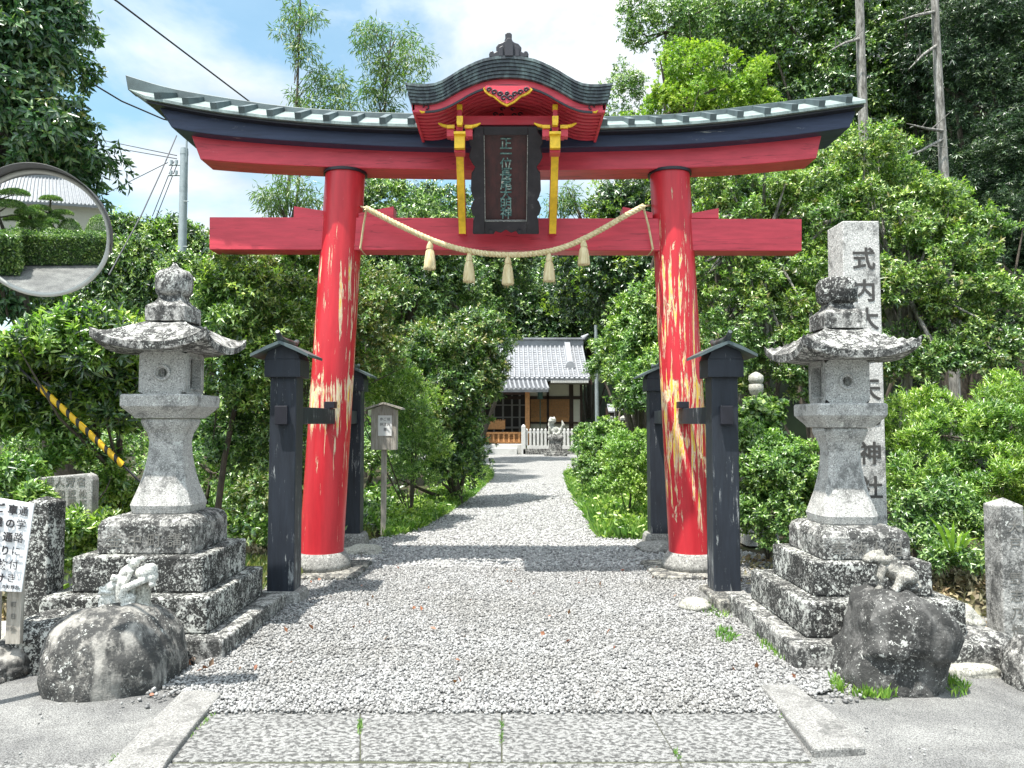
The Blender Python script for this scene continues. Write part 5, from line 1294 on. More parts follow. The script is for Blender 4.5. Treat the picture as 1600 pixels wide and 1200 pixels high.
# --- left side of the path
plant('nandina_bush', 'light feathery green bush right beside the notice box', 'bush', (at(640,800,11.6).x,11.8,0),
      [E(645,655,11.6,45,65,.5), E(610,600,11.4,40,50,.4), E(660,720,11.8,45,45,.5), E(575,600,11,30,50,.4)], 'leaf_bright', 16000, .075, .017, 120, .2, -.1, 21, None, .03, extra=[('leaf_mid', 6000, 1.0, .0)])
plant('osmanthus_tree', 'dark clipped osmanthus tree with pale new leaves left of the path', 'tree', (at(715,760,14).x,14.2,0),
      [E(685,600,13.8,76,100,.9), E(722,650,14.2,34,80,.7), E(660,700,13.8,55,60,.7), E(742,535,14.5,50,55,.7), E(750,590,14.4,36,40,.6), E(710,720,14.0,40,36,.6)], 'leaf_mid', 40000, .10, .038, 330, .24, .15, 22,
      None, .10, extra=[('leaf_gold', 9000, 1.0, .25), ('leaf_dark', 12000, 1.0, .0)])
plant('camphor_tree', 'tall tree behind the left half of the lower gate beam', 'tree', (at(640,700,19).x,19,0),
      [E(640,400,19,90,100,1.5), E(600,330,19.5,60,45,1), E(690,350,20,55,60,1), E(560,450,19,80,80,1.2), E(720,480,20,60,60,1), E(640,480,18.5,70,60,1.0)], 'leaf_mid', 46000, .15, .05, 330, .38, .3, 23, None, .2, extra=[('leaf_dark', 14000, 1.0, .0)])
plant('evergreen_tree', 'round-topped evergreen directly behind the dark plaque', 'tree', (at(740,690,30).x,30,0),
      [E(770,410,30,80,65,1.6), E(740,380,30,60,50,1.3), E(745,480,30,50,45,1.5), E(700,440,28,60,60,1.3), E(712,590,26,36,60,1.2)], 'leaf_mid', 34000, .19, .07, 260, .5, .25, 24, None, .25, extra=[('leaf_dark', 12000, 1.0, .0)])
plant('evergreen_tree', 'dark tree rising right of the plaque behind the lower gate beam', 'tree', (at(1010,690,22).x,23,0),
      [E(985,350,22,75,75,1.5), E(945,420,22,50,70,1.5), E(905,400,24,40,40,1.2), E(1010,470,21,70,80,1.3), E(905,465,25,40,40,1.3)], 'leaf_dark', 40000, .17, .06, 300, .45, .3, 25, None, .22, extra=[('leaf_maple', 8000, .9, .2)])
plant('laurel_bush', 'large glossy bush left of the right pillar above the clipped hedge', 'bush', (at(1010,720,17).x,17.5,0),
      [E(1000,560,17,52,70,1.1), E(985,612,16.5,34,34,.8), E(1020,500,17,55,65,1), E(1040,600,15.5,50,65,.8), E(950,560,20,22,45,.8)], 'leaf_mid', 34000, .13, .045, 260, .3, .2, 26, None, .1, extra=[('leaf_bright', 7000, 1.0, .2)])
# clipped hedge right
plant('azalea_bush', 'clipped azalea bush nearest the rear right black post', 'bush', (at(985,800,11.3).x,11.5,0),
      [E(990,720,11.3,48,55,.6), E(975,760,11.2,40,40,.5), E(1030,740,11,35,60,.5)], 'leaf_bright', 17000, .055, .024, 130, .13, -.1, 31, None, .02, nb=4, lowcut=-.4)
plant('azalea_bush', 'clipped azalea bush in the middle of the hedge right of the path', 'bush', (at(940,770,14.5).x,14.7,0),
      [E(945,700,14.5,36,42,.6), E(930,735,14.3,25,25,.5)], 'leaf_mid', 12000, .07, .03, 90, .15, -.1, 32, None, .02, nb=4, lowcut=-.4, extra=[('leaf_bright', 4000, 1, .2)])
plant('azalea_bush', 'small dark azalea bush at the far end of the hedge by the court', 'bush', (at(915,735,19).x,19.2,0),
      [E(918,680,19,20,22,.6), E(912,700,18.5,14,16,.5)], 'leaf_mid', 6000, .08, .035, 50, .16, -.1, 33, None, .02, nb=3, lowcut=-.4)
# --- right mass
plant('laurel_tree', 'spreading glossy-leaved tree right of the right pillar with pale bare branches', 'tree', (at(1170,800,10.8).x,11.2,0),
      [E(1160,300,11,90,55,.8), E(1130,400,10.8,80,90,.8), E(1180,500,10.5,90,90,.8), E(1260,330,11,80,70,.8), E(1120,570,10.5,60,70,.6), E(1240,590,10.3,70,60,.6), E(1240,430,10.8,70,60,.8)], 'leaf_mid', 50000, .078, .027, 300, .2, .1, 41,
      [(at(1170,800,10.8).x,11.2,0),(at(1165,560,10.9).x,11.2,2.3),(at(1175,450,10.9).x,11.1,3.3),(at(1190,350,10.9).x,11.0,4.2)], .10, 'pale_bark', 80, extra=[('leaf_bright', 14000, 1.0, .2), ('leaf_gold', 5000, 1.25, .0)])
plant('laurel_tree', 'wide glossy tree behind the inscribed pillar at the right', 'tree', (at(1430,800,10.6).x,11,0),
      [E(1400,330,11,120,80,.8), E(1430,440,10.7,110,90,.8), E(1500,540,10.5,90,60,.7), E(1340,260,11.3,90,60,.8), E(1480,380,11,70,70,.8), E(1560,500,10.8,60,80,.8), E(1420,560,10.4,80,50,.6)], 'leaf_mid', 52000, .078, .027, 300, .2, .1, 42,
      [(at(1430,800,10.6).x,11,0),(at(1440,560,10.6).x,11,2.2),(at(1430,420,10.6).x,10.9,3.4)], .10, 'pale_bark', 70, extra=[('leaf_bright', 14000, 1.0, .25), ('leaf_gold', 5000, 1.3, .0)])
plant('azalea_bush', 'dense low bush between the near right post and the right lantern', 'bush', (at(1215,860,8.1).x,8.4,0),
      [E(1220,740,8.1,62,55,.5), E(1210,810,8.0,58,60,.5), E(1180,760,8.3,40,60,.4), E(1160,690,8.8,40,30,.4)], 'leaf_mid', 26000, .065, .024, 180, .13, -.05, 43, None, .03, nb=6, lowcut=-.6, extra=[('leaf_bright', 8000, 1.0, .45)])
plant('bamboo_grass_shrub', 'tall feathery yellow-green shrub filling the right edge behind the stone post', 'shrub', (at(1500,860,8.2).x,8.6,0),
      [E(1470,680,8.2,75,75,.5), E(1560,650,8.3,80,70,.6), E(1430,740,8.0,50,60,.4), E(1530,760,7.9,90,70,.5), E(1410,660,8.6,45,50,.4), E(1610,740,8,60,90,.5)], 'leaf_bright', 34000, .075, .016, 240, .15, -.35, 44, None, .03, nb=12, extra=[('leaf_mid', 9000, 1.2, .0)])
plant('azalea_bush', 'dark glossy low bush between the inscribed pillar and the right stone post', 'bush', (at(1450,870,7.5).x,7.8,0),
      [E(1440,790,7.6,58,50,.4), E(1500,810,7.5,60,45,.4), E(1450,840,7.4,60,30,.3), E(1490,868,7.0,50,28,.25)], 'leaf_mid', 13000, .065, .022, 110, .12, .1, 45, None, .03, nb=6, lowcut=-.5)
plant('ivy', 'ivy wrapped round the old stone lantern behind the near right post', 'ivy', (at(1185,660,9.2).x,9.4,0),
      [E(1180,655,9.2,38,32,.3), E(1200,640,9.3,25,22,.2)], 'leaf_mid', 3500, .075, .06, 40, .10, .1, 46, [(at(1185,660,9.3).x,9.45,0),(at(1185,660,9.3).x,9.4,1.4)], .02, nb=3, part='leaves')
# maples and forest
plant('maple_tree', 'yellow-green maple above the right end of the gate roof', 'tree', (at(1090,690,19).x,19.5,0),
      [E(1060,170,19,65,50,1.2), E(1120,120,19,75,60,1.3), E(1165,180,19,70,45,1.2), E(1010,190,19.5,45,30,1), E(1070,110,19.5,50,50,1), E(1020,240,20,60,40,1)], 'leaf_maple', 24000, .10, .06, 110, .34, .15, 51, None, .14)
plant('broadleaf_tree', 'thin-leaved tree against the sky right of the curved canopy', 'tree', (at(1040,690,24).x,24.5,0),
      [E(1040,50,24,60,60,1.3), E(1000,30,24,30,45,1), E(1100,40,24,70,45,1.4), E(975,150,24,28,55,1)], 'leaf_mid', 11000, .16, .055, 170, .4, .3, 52, None, .10, nb=14)
def forest(spec, mat, name, label, cat, n, L, W, k, cr, droop, seed, group, ext=None):
    """one tree of a kind, then copies of it with copies of its parts"""
    base0 = None
    for i, (px, py, D, rpx, rpz) in enumerate(spec):
        e = E(px, py, D, rpx, rpz, rpx/F*D*.8)
        if i == 0:
            ells = [e, (e[0]-e[3]*.5,e[1]-e[4]*.3,e[2]+e[5]*.45,e[3]*.6,e[4]*.6,e[5]*.5), (e[0]+e[3]*.5,e[1]-e[4]*.2,e[2]+e[5]*.3,e[3]*.6,e[4]*.6,e[5]*.55), (e[0],e[1]-e[4]*.3,e[2]-e[5]*.6,e[3]*.85,e[4]*.7,e[5]*.5)]
            base0 = plant(name, label, cat, (e[0],e[1],0), ells, mat, n, L, W, k, cr, droop, seed, None, .28, group=group, extra=ext)
            e0 = e
        else:
            r = base0.copy(); C.objects.link(r)
            s = (e[3]/e0[3]); sz = (e[2]+e[5])/(e0[2]+e0[5])
            r.location = (e[0], e[1], 0); r.scale = (s, s, sz); r.rotation_euler = (0,0,R((0,15,-20,175,160,195,10,-12)[i%8]))
            for ch in list(base0.children):
                c = ch.copy(); C.objects.link(c); c.parent = r
forest([(1280,120,24,150,170),(1440,90,26,140,200),(1180,60,28,110,110),(1330,330,19,110,130),(1120,330,26,90,90),(1270,480,17,90,110)], 'leaf_mid', 'forest_tree', 'tall broadleaf tree in the wooded slope at upper right', 'tree', 52000, .17, .06, 520, .45, .35, 61, 'broadleaf trees of the right slope', [('leaf_dark', 30000, 1.1, .0), ('leaf_bright', 5000, .9, .4)])
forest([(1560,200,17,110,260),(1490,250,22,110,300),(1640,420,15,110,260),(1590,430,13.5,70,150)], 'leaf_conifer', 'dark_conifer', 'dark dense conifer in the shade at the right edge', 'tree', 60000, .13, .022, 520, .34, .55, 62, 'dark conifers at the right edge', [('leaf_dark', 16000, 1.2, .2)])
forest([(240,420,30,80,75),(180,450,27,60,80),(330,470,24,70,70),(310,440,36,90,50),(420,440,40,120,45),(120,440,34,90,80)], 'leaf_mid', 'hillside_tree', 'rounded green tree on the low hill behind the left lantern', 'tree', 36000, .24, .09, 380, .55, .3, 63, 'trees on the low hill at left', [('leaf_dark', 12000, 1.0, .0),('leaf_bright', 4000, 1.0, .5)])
forest([(840,500,48,70,70),(920,470,50,60,80),(760,470,52,70,80),(700,470,46,80,90),(980,500,44,70,90),(560,480,44,100,90),(1060,480,40,90,120),(640,540,36,70,70),(870,455,58,90,70),(500,560,30,80,100),(1040,620,30,60,50)], 'leaf_mid', 'forest_tree', 'dark evergreen in the wood behind the shrine hall', 'tree', 36000, .34, .13, 330, .8, .3, 64, 'evergreens behind the shrine hall', [('leaf_dark', 22000, 1.1, .0)])
# bamboo against the sky
def bamboo(label, px0, py0, px1, py1, D, tips, seed, n):
    rng = np.random.default_rng(seed); a, b = at(px0,py0,D), at(px1,py1,D); base = Vector((a.x,D,0))
    t = thing('bamboo', label, 'bamboo', base, 'tall bamboo against the sky')
    g = MB(); P = [base, a, a.lerp(b,.5)+Vector((.1,0,0)), b]; g.tube(P, [.05,.045,.035,.012], 8); 
    cs = []
    for px, py, r in tips:
        c = at(px,py,D)+Vector((0,rng.normal(0,.3),0)); cs.append((c, r))
        m = min(P[1:], key=lambda q: abs(q.z-c.z+.6)); s = a.lerp(b, max(0,min(1,(c.z-.7-a.z)/(b.z-a.z))))
        g.tube([s, s.lerp(c,.5)+Vector((0,0,.25)), c], [.014,.009,.004], 5)
    g.build('culm', M['leaf_bamboo'] if False else M['bark'], t)
    C_ = np.array([tuple(c) for c,_ in cs]); rs = np.array([r for _,r in cs]); idx = rng.choice(len(cs), n, p=rs**1.5/np.sum(rs**1.5))
    d = unit(rng.normal(0,1,(n,3))); P_ = C_[idx]+d*rs[idx][:,None]*(rng.uniform(.1,1,(n,1))**.6)*np.array([1,1,.6])
    np_mesh('leaves', leaves(P_, d, .20, .032, .6, rng), 4, LQ, M['leaf_bamboo'], t)
rr = random.Random(5)
tips = [(452+rr.uniform(-14,14), y, .22+.2*rr.random()) for y in (6,20,35,50,65,85)]+[(480+rr.uniform(-10,26), y, .3+.3*rr.random()) for y in (20,45,70,90,105,120,135,150,165,175)]+[(520+rr.uniform(-10,26), y, .3+.25*rr.random()) for y in (120,135,148,160,172)]
bamboo('dark slim bamboo with a nodding top left of centre in the sky', 447, 330, 470, -30, 20, tips, 71, 2600)
tips = [(600+rr.uniform(-34,34), 60+rr.uniform(-18,20), .3+.3*rr.random()) for _ in range(10)]+[(600+rr.uniform(-25,60), 110+rr.uniform(-30,30), .35+.3*rr.random()) for _ in range(14)]+[(580+rr.uniform(-25,30), 165+rr.uniform(-20,20), .35+.3*rr.random()) for _ in range(8)]
bamboo('pale green plume of bamboo left of the curved canopy', 575, 330, 612, 48, 21, tips, 72, 3800)
tips = [(420+rr.uniform(-25,70), 300+rr.uniform(-20,26), .28+.2*rr.random()) for _ in range(14)]
bamboo('sparse bamboo spray showing between the two left gate beams', 440, 420, 478, 180, 19, tips, 73, 1300)
tips = [(880+rr.uniform(-20,24), 310+rr.uniform(-15,22), .3+.2*rr.random()) for _ in range(10)]
bamboo('sparse spray of pale leaves in the sky gap right of the plaque', 962, 480, 885, 290, 22, tips, 74, 800)
# bare pale trunks at upper right
def bare(label, pts, D, r0, twigs, seed):
    rng = random.Random(seed); P = [at(x,y,D) for x,y in pts]
    t = thing('bare_tree', label, 'tree', (P[0].x, D, 0), 'pale bare trunks')
    P = [Vector((P[0].x,D,0))]+P
    g = MB(); g.tube(P, [r0*(1-.35*i/(len(P)-1)) for i in range(len(P))], 12); g.build('trunk', M['pale_bark'], t)
    for (x,y,dx,dy) in twigs:
        a, m, b = at(x,y,D), at(x+dx*.5,y+dy*.5+rng.uniform(-4,4),D-.3), at(x+dx,y+dy,D-.5)
        g = MB(); g.tube([a,m,b],[.030,.02,.006],6)
        for q in (.35,.6,.8): s = a.lerp(b,q); g.tube([s, s+Vector((rng.uniform(-.3,.3),-.1,rng.uniform(-.1,.3)))],[.012,.004],5)
        g.build('branch', M['pale_bark'], t)
bare('straight pale trunk above the right tip of the gate roof', [(1357,560),(1353,400),(1349,200),(1345,80),(1341,-80)], 13.2, .105, [(1345,60,-50,20),(1350,300,30,-30)], 1)
bare('slightly leaning pale trunk right of the gate with dead side branches', [(1488,470),(1480,380),(1474,250),(1466,120),(1462,40),(1458,-80)], 12.6, .088, [(1478,215,-80,35),(1462,18,-60,15),(1477,205,-60,-12),(1465,70,-45,38)], 2)
# sprays of thin branches poking out of the laurels
# grass and ground cover
def turf(name, label, polys, n, L, W, mat, seed, zmax=.0, up=1.4, soft=False):
    rng = np.random.default_rng(seed); xs, ys = [], []
    for poly in polys:
        q = [(p[0],p[1]) for p in poly]; X = [p[0] for p in q]; Y = [p[1] for p in q]
        A = abs(sum(X[i]*Y[(i+1)%len(X)]-X[(i+1)%len(X)]*Y[i] for i in range(len(X))))/2
        x = rng.uniform(min(X),max(X),n*3); y = rng.uniform(min(Y),max(Y),n*3); m = inside(x,y,q); xs.append(x[m][:n//len(polys)]); ys.append(y[m][:n//len(polys)])
    if soft:
        for q_, (a_, b_) in enumerate(zip(xs, ys)):
            keep = rng.random(len(a_)) < np.exp(-(((a_-a_.mean())/(a_.std()*1.25+1e-6))**2+((b_-b_.mean())/(b_.std()*1.25+1e-6))**2)*.6)*(.35+.65*(np.sin(a_*41+q_)*np.cos(b_*37)>-.1)); xs[q_], ys[q_] = a_[keep], b_[keep]
    x = np.concatenate(xs); y = np.concatenate(ys); k = len(x)
    z = rng.uniform(0,1,k)**1.5*zmax*(.5+.5*np.sin(x*5+1)*np.cos(y*3.1)+.2)
    P = np.stack([x,y,np.maximum(z,0)],1); ax = unit(rng.normal(0,.45,(k,3))+np.array([0,0,up])) if up > 0 else None
    d = unit(rng.normal(0,1,(k,3)))
    if up > 0:
        sd = unit(np.cross(ax, d)); l = L*rng.uniform(.5,1.2,(k,1)); V = np.stack([P-sd*W*.5, P+sd*W*.5, P+ax*l*.6+sd*W*.35, P+ax*l+d*l*.3],1).reshape(-1,3)
    else: V = leaves(P, d*np.array([1,1,.3]), L, W, -.1, rng)
    o = np_mesh(name, V, 4, LQ, M[mat]); return tag(o, label, 'grass' if up > 0 else 'ground cover', kind='stuff')
lp = [gr(600,842),gr(650,832),gr(700,804),gr(745,772),gr(772,744),gr(755,735),gr(690,770),gr(630,800),gr(585,815)]
turf('ground_cover', 'bright leafy ground cover along the left edge of the path', [lp], 15000, .07, .03, 'leaf_bright', 81, .30, 0)
turf('grass', 'fresh grass along the left edge of the path', [lp], 9000, .16, .010, 'grass', 82)
rp_ = [gr(935,842),gr(1010,845),gr(1010,800),gr(930,760),gr(905,742),gr(884,745),gr(890,768)]
turf('grass', 'long fresh grass along the right edge of the path', [rp_], 12000, .22, .010, 'grass', 83)
turf('ground_cover', 'low leafy plants against the clipped hedge right of the path', [rp_, [gr(900,748),gr(940,770),gr(1010,800),gr(1010,770),gr(920,738)]], 16000, .08, .035, 'leaf_bright', 84, .34, 0)
turf('grass', 'thin yellowing grass behind the left post', [[gr(380,850),gr(590,840),gr(570,800),gr(380,800)],[(-2.9,6.9),(-2.0,6.9),(-2.0,8.4),(-2.9,8.4)]], 4500, .10, .010, 'leaf_gold', 85)
turf('grass', 'weeds beside the right lantern plinth and kerb', [[gr(1080,945),gr(1130,940),gr(1150,975),gr(1100,965)],[gr(1120,985),gr(1150,985),gr(1150,1010),gr(1120,1005)],[gr(1178,990),gr(1225,1020),gr(1240,1045),gr(1190,1015)]], 1500, .05, .009, 'grass', 86, soft=True)
turf('grass', 'weeds at the foot of the right boulder', [[gr(1295,1060),gr(1320,1060),gr(1320,1085),gr(1300,1085)],[gr(1325,1082),gr(1400,1086),(gr(1400,1094)),gr(1325,1090)],[gr(1480,1060),gr(1510,1060),gr(1512,1090),gr(1485,1090)]], 800, .055, .009, 'grass', 87, soft=True)
turf('grass', 'moss and tiny weeds in the joints beside the left kerb stone', [[gr(345,1098),gr(350,1103),gr(300,1155),gr(290,1155)],[gr(176,1180),gr(196,1180),gr(190,1195),gr(170,1195)],[gr(558,1120),gr(566,1120),gr(566,1150),gr(558,1150)],[gr(780,1125),gr(787,1125),gr(787,1165),gr(780,1165)],[gr(1048,1170),gr(1062,1170),gr(1066,1187),gr(1056,1187)],[gr(1200,1090),gr(1208,1090),gr(1228,1125),gr(1220,1125)]], 900, .016, .005, 'grass', 88, soft=True)
turf('ground_cover', 'shaded leafy undergrowth beneath the trees left of the path', [[(-12,9.2),(-2.0,9.2),(-1.9,11.5),(-2.2,16),(-12,16)]], 30000, .12, .05, 'leaf_mid', 92, .35, 0)
turf('leaf_litter', 'brown leaf litter under the shrubs', [[(-7,5.6),(-3.1,5.6),(-2.9,9.5),(-7,9.5)],[(2.95,5.2),(7,5.2),(7,9),(1.9,8.6),(2.2,7.0)]], 14000, .07, .04, 'litter', 89, .02, 0)
turf('fallen_leaves', 'reddish fallen leaves scattered on the gravel', [[(-2,4.3),(1.8,4.3),(2,8),(-2,8)]], 90, .045, .028, 'leaf_red', 90, .045, 0)
turf('fallen_leaves', 'reddish dead leaves beside the left boulder', [[gr(0,1040),gr(40,1035),gr(45,1060),gr(0,1062)],[gr(300,1010),gr(330,1045),gr(310,1060),gr(290,1050)]], 24, .06, .035, 'leaf_red', 91, .03, 0)
# broad-bladed plant by the left lantern plinth and the right post
def blades(label, pts, base, seed):
    rng = random.Random(seed); g = MB()
    for (x,y,D_) in pts:
        tip = at(x,y,D_); b = Vector(base)+Vector((rng.uniform(-.03,.03),rng.uniform(-.03,.03),0)); m = b.lerp(tip,.55)+Vector((0,0,.08)); s = (tip-b).cross(Vector((0,1,0))).normalized()*.018
        g.add([b-s*.4,b+s*.4,m-s,m+s,tip],[(0,1,3,2),(2,3,4)])
    o = g.build('leafy_plant', M['leaf_bright'], None, loc=base); tag(o, label, 'plant')
blades('broad pale blades of a plant beside the left lantern plinth', [(75,925,5.5),(80,950,5.5),(60,940,5.5),(110,915,5.5),(95,918,5.5)], (-3.12,5.6,.2), 1)
blades('thin arching blades of a plant left of the right stone post', [(1472,818,6.6),(1490,812,6.6),(1505,830,6.6),(1520,825,6.6),(1478,832,6.6),(1530,840,6.6),(1450,805,6.6)], (at(1500,850,6.8).x,6.9,.25), 2)
# ============================================================ BEHIND THE VIEWER (seen in the mirror)
def hedge(label, x0, x1, y0, y1, h, n, seed):
    rng = np.random.default_rng(seed); t = thing('hedge', label, 'hedge', ((x0+x1)/2,(y0+y1)/2,0), 'hedges across the road')
    u_, v_ = rng.uniform(x0,x1,n), rng.uniform(y0,y1,n); z = rng.uniform(.1,h,n)
    f_ = rng.integers(0,3,n); top = f_==0; fr_ = f_==1
    P = np.stack([np.where(f_==2, np.where(rng.random(n)<.5,x0,x1), u_), np.where(fr_, y1, v_), np.where(top, h, z)],1)+rng.normal(0,.05,(n,3))
    P[:,2] += np.where(top, .16*np.sin(P[:,0]*2.2)*np.cos(P[:,1]*3), 0)
    np_mesh('foliage', leaves(P, unit(rng.normal(0,1,(n,3))+np.array([0,.5,.5])), .12, .06, 0, rng), 4, LQ, M['leaf_mid'], t)
    g = MB(); g.bb(x0+.1,x1-.1,y0+.1,y1-.1,0,h-.08); g.build('twigs', M['leaf_dark'], t)
hedge('clipped hedge along the road in the mirror', -9.5,-3.6,-5.2,-3.6,1.55, 26000, 91)
hedge('lower hedge at the corner seen in the mirror', -3.6,2.5,-7.0,-5.2,1.45, 20000, 92)
def topiary(label, x, y, pads, seed):
    rng = np.random.default_rng(seed); t = thing('topiary_pine', label, 'tree', (x,y,0), 'topiary pines across the road')
    g = MB(); g.tube([(x,y,0),(x+.2,y,1.2),(x-.1,y,2.2),(x,y,max(p[2] for p in pads))],[.12,.10,.08,.05],8)
    Vs = []
    for dx, dy, z, r in pads:
        n = int(3200*r/.6); d = unit(rng.normal(0,1,(n,3))); d[:,2] = np.abs(d[:,2])*1.0-.15; P = np.array([x+dx,y+dy,z])+d*np.array([r,r*.9,r*.42]); Vs.append(leaves(P, d, .10, .03, -.3, rng))
        g.tube([(x,y,z-.25),(x+dx,y+dy,z-.02)],[.05,.02],6)
    np_mesh('foliage_pads', np.concatenate(Vs), 4, LQ, M['leaf_mid'], t); g.build('trunk', M['bark'], t)
topiary('tall cloud-pruned pine reflected in the mirror', -4.6,-6.6, [(0,0,4.3,.85),(-.9,0,3.5,.8),(.7,.2,3.3,.7),(-1.2,.2,2.7,.8),(.3,-.2,2.7,.9),(1.3,0,2.4,.6)], 1)
topiary('smaller cloud-pruned pine reflected right of the tall one', -2.2,-8.2, [(0,0,3.2,.6),(-.6,0,2.6,.6),(.6,0,2.4,.6),(0,0,2.1,.7)], 2)
topiary('low cloud-pruned pine reflected at the left of the hedge', -7.2,-6.8, [(0,0,2.9,.7),(-.8,0,2.4,.7),(.8,0,2.3,.7)], 3)
topiary('low round pine pad reflected near the road corner', -3.2,-7.4, [(0,0,2.3,.7),(-.8,0,2.0,.6),(.8,0,1.9,.6),(.2,.2,1.7,.8)], 4)
for k_, (x_, y_, w_, h_) in enumerate(((-7.6,-6.2,1.6,2.1),(-5.3,-5.9,1.1,2.3),(-3.4,-8.6,1.3,2.2),(-1.2,-8.3,1.2,2.0),(.6,-8.8,1.3,2.3),(-9.6,-6.6,1.4,2.6))):
    rg_ = np.random.default_rng(200+k_); t_ = thing('round_shrub', ('rounded garden shrub behind the hedge left of the pines in the mirror','rounded shrub just behind the near hedge in the mirror','round shrub behind the corner hedge in the mirror','low clipped shrub behind the corner hedge in the mirror','tall clipped shrub at the far end of the corner hedge','tall round shrub at the outer end of the near hedge')[k_], 'shrub', (x_,y_,0))
    d_ = unit(rg_.normal(0,1,(9000,3))); P_ = np.array([x_,y_,h_*.5])+d_*np.array([w_*.6,w_*.6,h_*.55])*rg_.uniform(.9,1.05,(9000,1)); np_mesh('crown', leaves(P_, d_, .09, .04, 0, rg_), 4, LQ, M['leaf_mid'], t_)
    g = MB(); g.tube([(x_,y_,0),(x_,y_,h_*.6)],.06,8); g.build('trunk', M['bark'], t_)
hs = thing('tiled_house', 'tiled-roof house across the road reflected in the traffic mirror', 'house', (-5,-17,0))
g = MB(); g.bb(-16,6,-20,-14,0,3.2); g.build('wall', M['plaster'], hs)
g = MB(); g.hexa([Vector(p) for p in ((-17,-13,3.0),(7,-13,3.0),(7,-17,5.6),(-17,-17,5.6),(-17,-13,3.2),(7,-13,3.2),(7,-17,5.8),(-17,-17,5.8))])
for k in range(80): x_ = -17+k*.3; g.tube([(x_,-13,3.24),(x_,-17,5.84)],.07,5)
g.bb(-17.1,7.1,-17.3,-16.8,5.6,6.2); g.build('roof', M['rooftile'], hs)
g = MB(); g.hexa([Vector(p) for p in ((-17,-21,3.0),(7,-21,3.0),(7,-17,5.55),(-17,-17,5.55),(-17,-21,3.2),(7,-21,3.2),(7,-17,5.75),(-17,-17,5.75))]); g.build('rear_roof', M['rooftile'], hs)
# dark hill slopes added behind the trees to block sky gaps
def hill(pts, y0, y1, name='hill'):
    g = MB(); n_ = 40; vs = []; X0, X1 = pts[0][0], pts[-1][0]
    for j in range(9):
        for i in range(n_+1):
            x = X0+(X1-X0)*i/n_; h = float(np.interp(x, [p[0] for p in pts], [p[1] for p in pts])); f_ = j/8
            vs.append((x, y0+(y1-y0)*f_, -.5+h*math.sin(math.pi*.5*f_)+.4*mnoise.noise(Vector((x*.2,f_*5,0)))))
    g.add(vs, [(j*(n_+1)+i,j*(n_+1)+i+1,(j+1)*(n_+1)+i+1,(j+1)*(n_+1)+i) for j in range(8) for i in range(n_)], True)
    o = g.build(name, plain('sky_block_ground',(.03,.045,.018),.95,var=.5,sc=.6,bump=.5)); o['kind'] = 'structure'
hill([(-60,0),(-40,4),(-18,6),(-5,8.5),(6,12),(14,18),(40,30),(80,34)], 46, 75)
hill([(4.5,0),(7,3),(12,12),(20,20),(45,26)], 24, 40)

# ============================================================ SKY, SUN, CAMERA
sd = Vector((1.05,1.12,-4.4)).normalized()
el = math.asin(-sd.z); az = math.atan2(-sd.x, -sd.y)
w = bpy.data.worlds.new('World'); scene.world = w; w.use_nodes = True; nt_ = w.node_tree; bg = nt_.nodes['Background']; bg.inputs[1].default_value = .15
sky = nt_.nodes.new('ShaderNodeTexSky'); sky.sky_type = 'NISHITA'; sky.sun_disc = False; sky.sun_elevation = el; sky.sun_rotation = az; sky.air_density = 1.0; sky.dust_density = .6; sky.ozone_density = 1.2
tc = nt_.nodes.new('ShaderNodeTexCoord'); mp = nt_.nodes.new('ShaderNodeMapping'); mp.inputs['Scale'].default_value = (1,1,1.9); mp.inputs['Location'].default_value = (.3,.2,.35)
nz_ = nt_.nodes.new('ShaderNodeTexNoise'); nz_.inputs['Scale'].default_value = 2.3; nz_.inputs['Detail'].default_value = 9; nz_.inputs['Roughness'].default_value = .55; nz_.inputs['Distortion'].default_value = .25
rp2 = nt_.nodes.new('ShaderNodeValToRGB'); rp2.color_ramp.elements[0].position = .42; rp2.color_ramp.elements[1].position = .57; rp2.color_ramp.elements[0].color = (.18,.18,.18,1)
nz2 = nt_.nodes.new('ShaderNodeTexNoise'); nz2.inputs['Scale'].default_value = 3.4; nz2.inputs['Detail'].default_value = 7; nz2.inputs['Roughness'].default_value = .55
rp3 = nt_.nodes.new('ShaderNodeValToRGB'); rp3.color_ramp.elements[0].position = .35; rp3.color_ramp.elements[1].position = .65
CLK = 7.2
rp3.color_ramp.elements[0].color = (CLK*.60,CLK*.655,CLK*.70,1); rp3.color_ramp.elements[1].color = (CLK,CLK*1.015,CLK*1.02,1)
mx = nt_.nodes.new('ShaderNodeMix'); mx.data_type = 'RGBA'
l = nt_.links.new
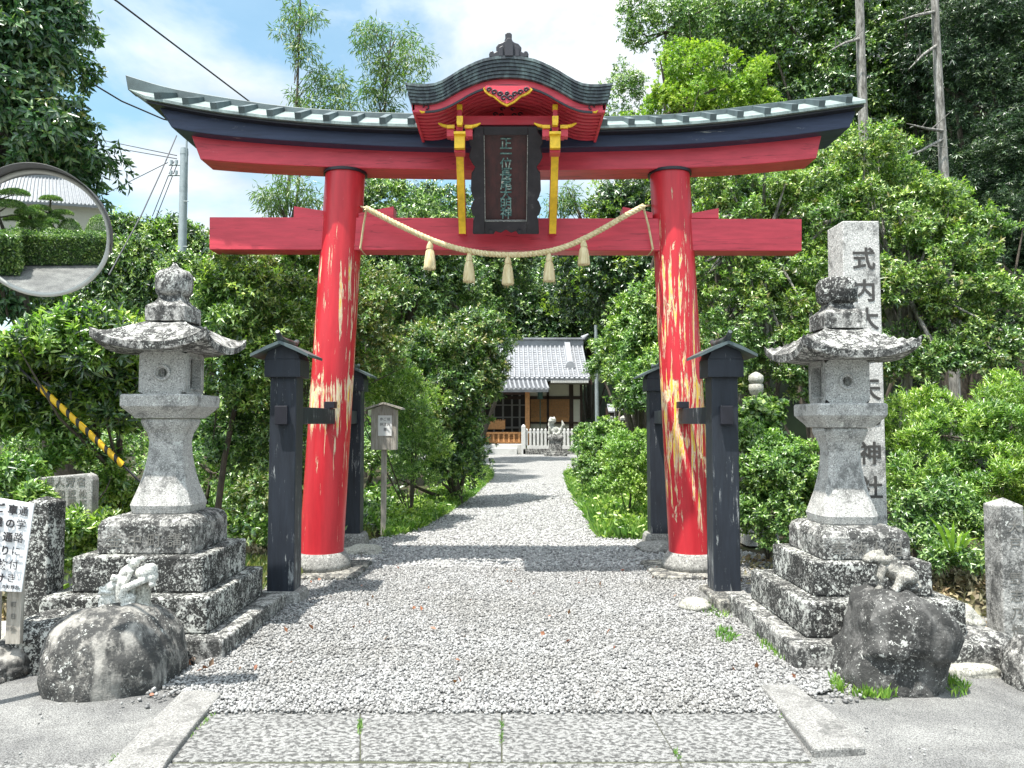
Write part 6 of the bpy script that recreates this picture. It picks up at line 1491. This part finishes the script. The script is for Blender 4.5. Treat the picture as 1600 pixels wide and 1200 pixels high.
l(tc.outputs['Generated'], mp.inputs[0]); l(mp.outputs[0], nz_.inputs['Vector']); l(mp.outputs[0], nz2.inputs['Vector']); l(nz_.outputs[0], rp2.inputs[0]); l(nz2.outputs[0], rp3.inputs[0])
sb = nt_.nodes.new('ShaderNodeMix'); sb.data_type='RGBA'; sb.blend_type='MULTIPLY'; sb.inputs[0].default_value = 1; l(sky.outputs[0], sb.inputs[6]); sb.inputs[7].default_value = (.72,1.02,.92,1)
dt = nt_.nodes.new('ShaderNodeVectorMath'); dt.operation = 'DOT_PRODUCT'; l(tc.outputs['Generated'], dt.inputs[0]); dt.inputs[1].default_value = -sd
mr_ = nt_.nodes.new('ShaderNodeMapRange'); l(dt.outputs['Value'], mr_.inputs[0]); mr_.inputs[1].default_value = .25; mr_.inputs[2].default_value = .8; mr_.inputs[3].default_value = .70; mr_.inputs[4].default_value = 1.9  # clouds out of view near the sun brightened to keep up the fill light
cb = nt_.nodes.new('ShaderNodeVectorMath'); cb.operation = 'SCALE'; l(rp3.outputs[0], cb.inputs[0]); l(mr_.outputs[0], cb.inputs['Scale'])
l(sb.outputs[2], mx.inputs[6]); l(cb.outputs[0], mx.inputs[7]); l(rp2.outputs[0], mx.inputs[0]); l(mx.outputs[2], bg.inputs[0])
su = bpy.data.lights.new('sun','SUN'); su.energy = 5.0; su.angle = R(.55); su.color = (1,.96,.89)
so = bpy.data.objects.new('sun', su); C.objects.link(so); so.rotation_euler = sd.to_track_quat('-Z','Y').to_euler(); so.location = (-10,-8,40)
cam = bpy.data.cameras.new('camera'); co = bpy.data.objects.new('camera', cam); C.objects.link(co)
cam.sensor_width = 36; cam.lens = 27; cam.clip_end = 3000; cam.clip_start = .05
co.location = (0,0,H); co.rotation_euler = (R(90)+PIT,0,0); scene.camera = co
scene.view_settings.view_transform = 'Standard'; scene.view_settings.look = 'None'; scene.view_settings.exposure = 0.86; scene.view_settings.gamma = 1
scene.cycles.max_bounces = 6; scene.cycles.transparent_max_bounces = 4; scene.cycles.use_denoising = True
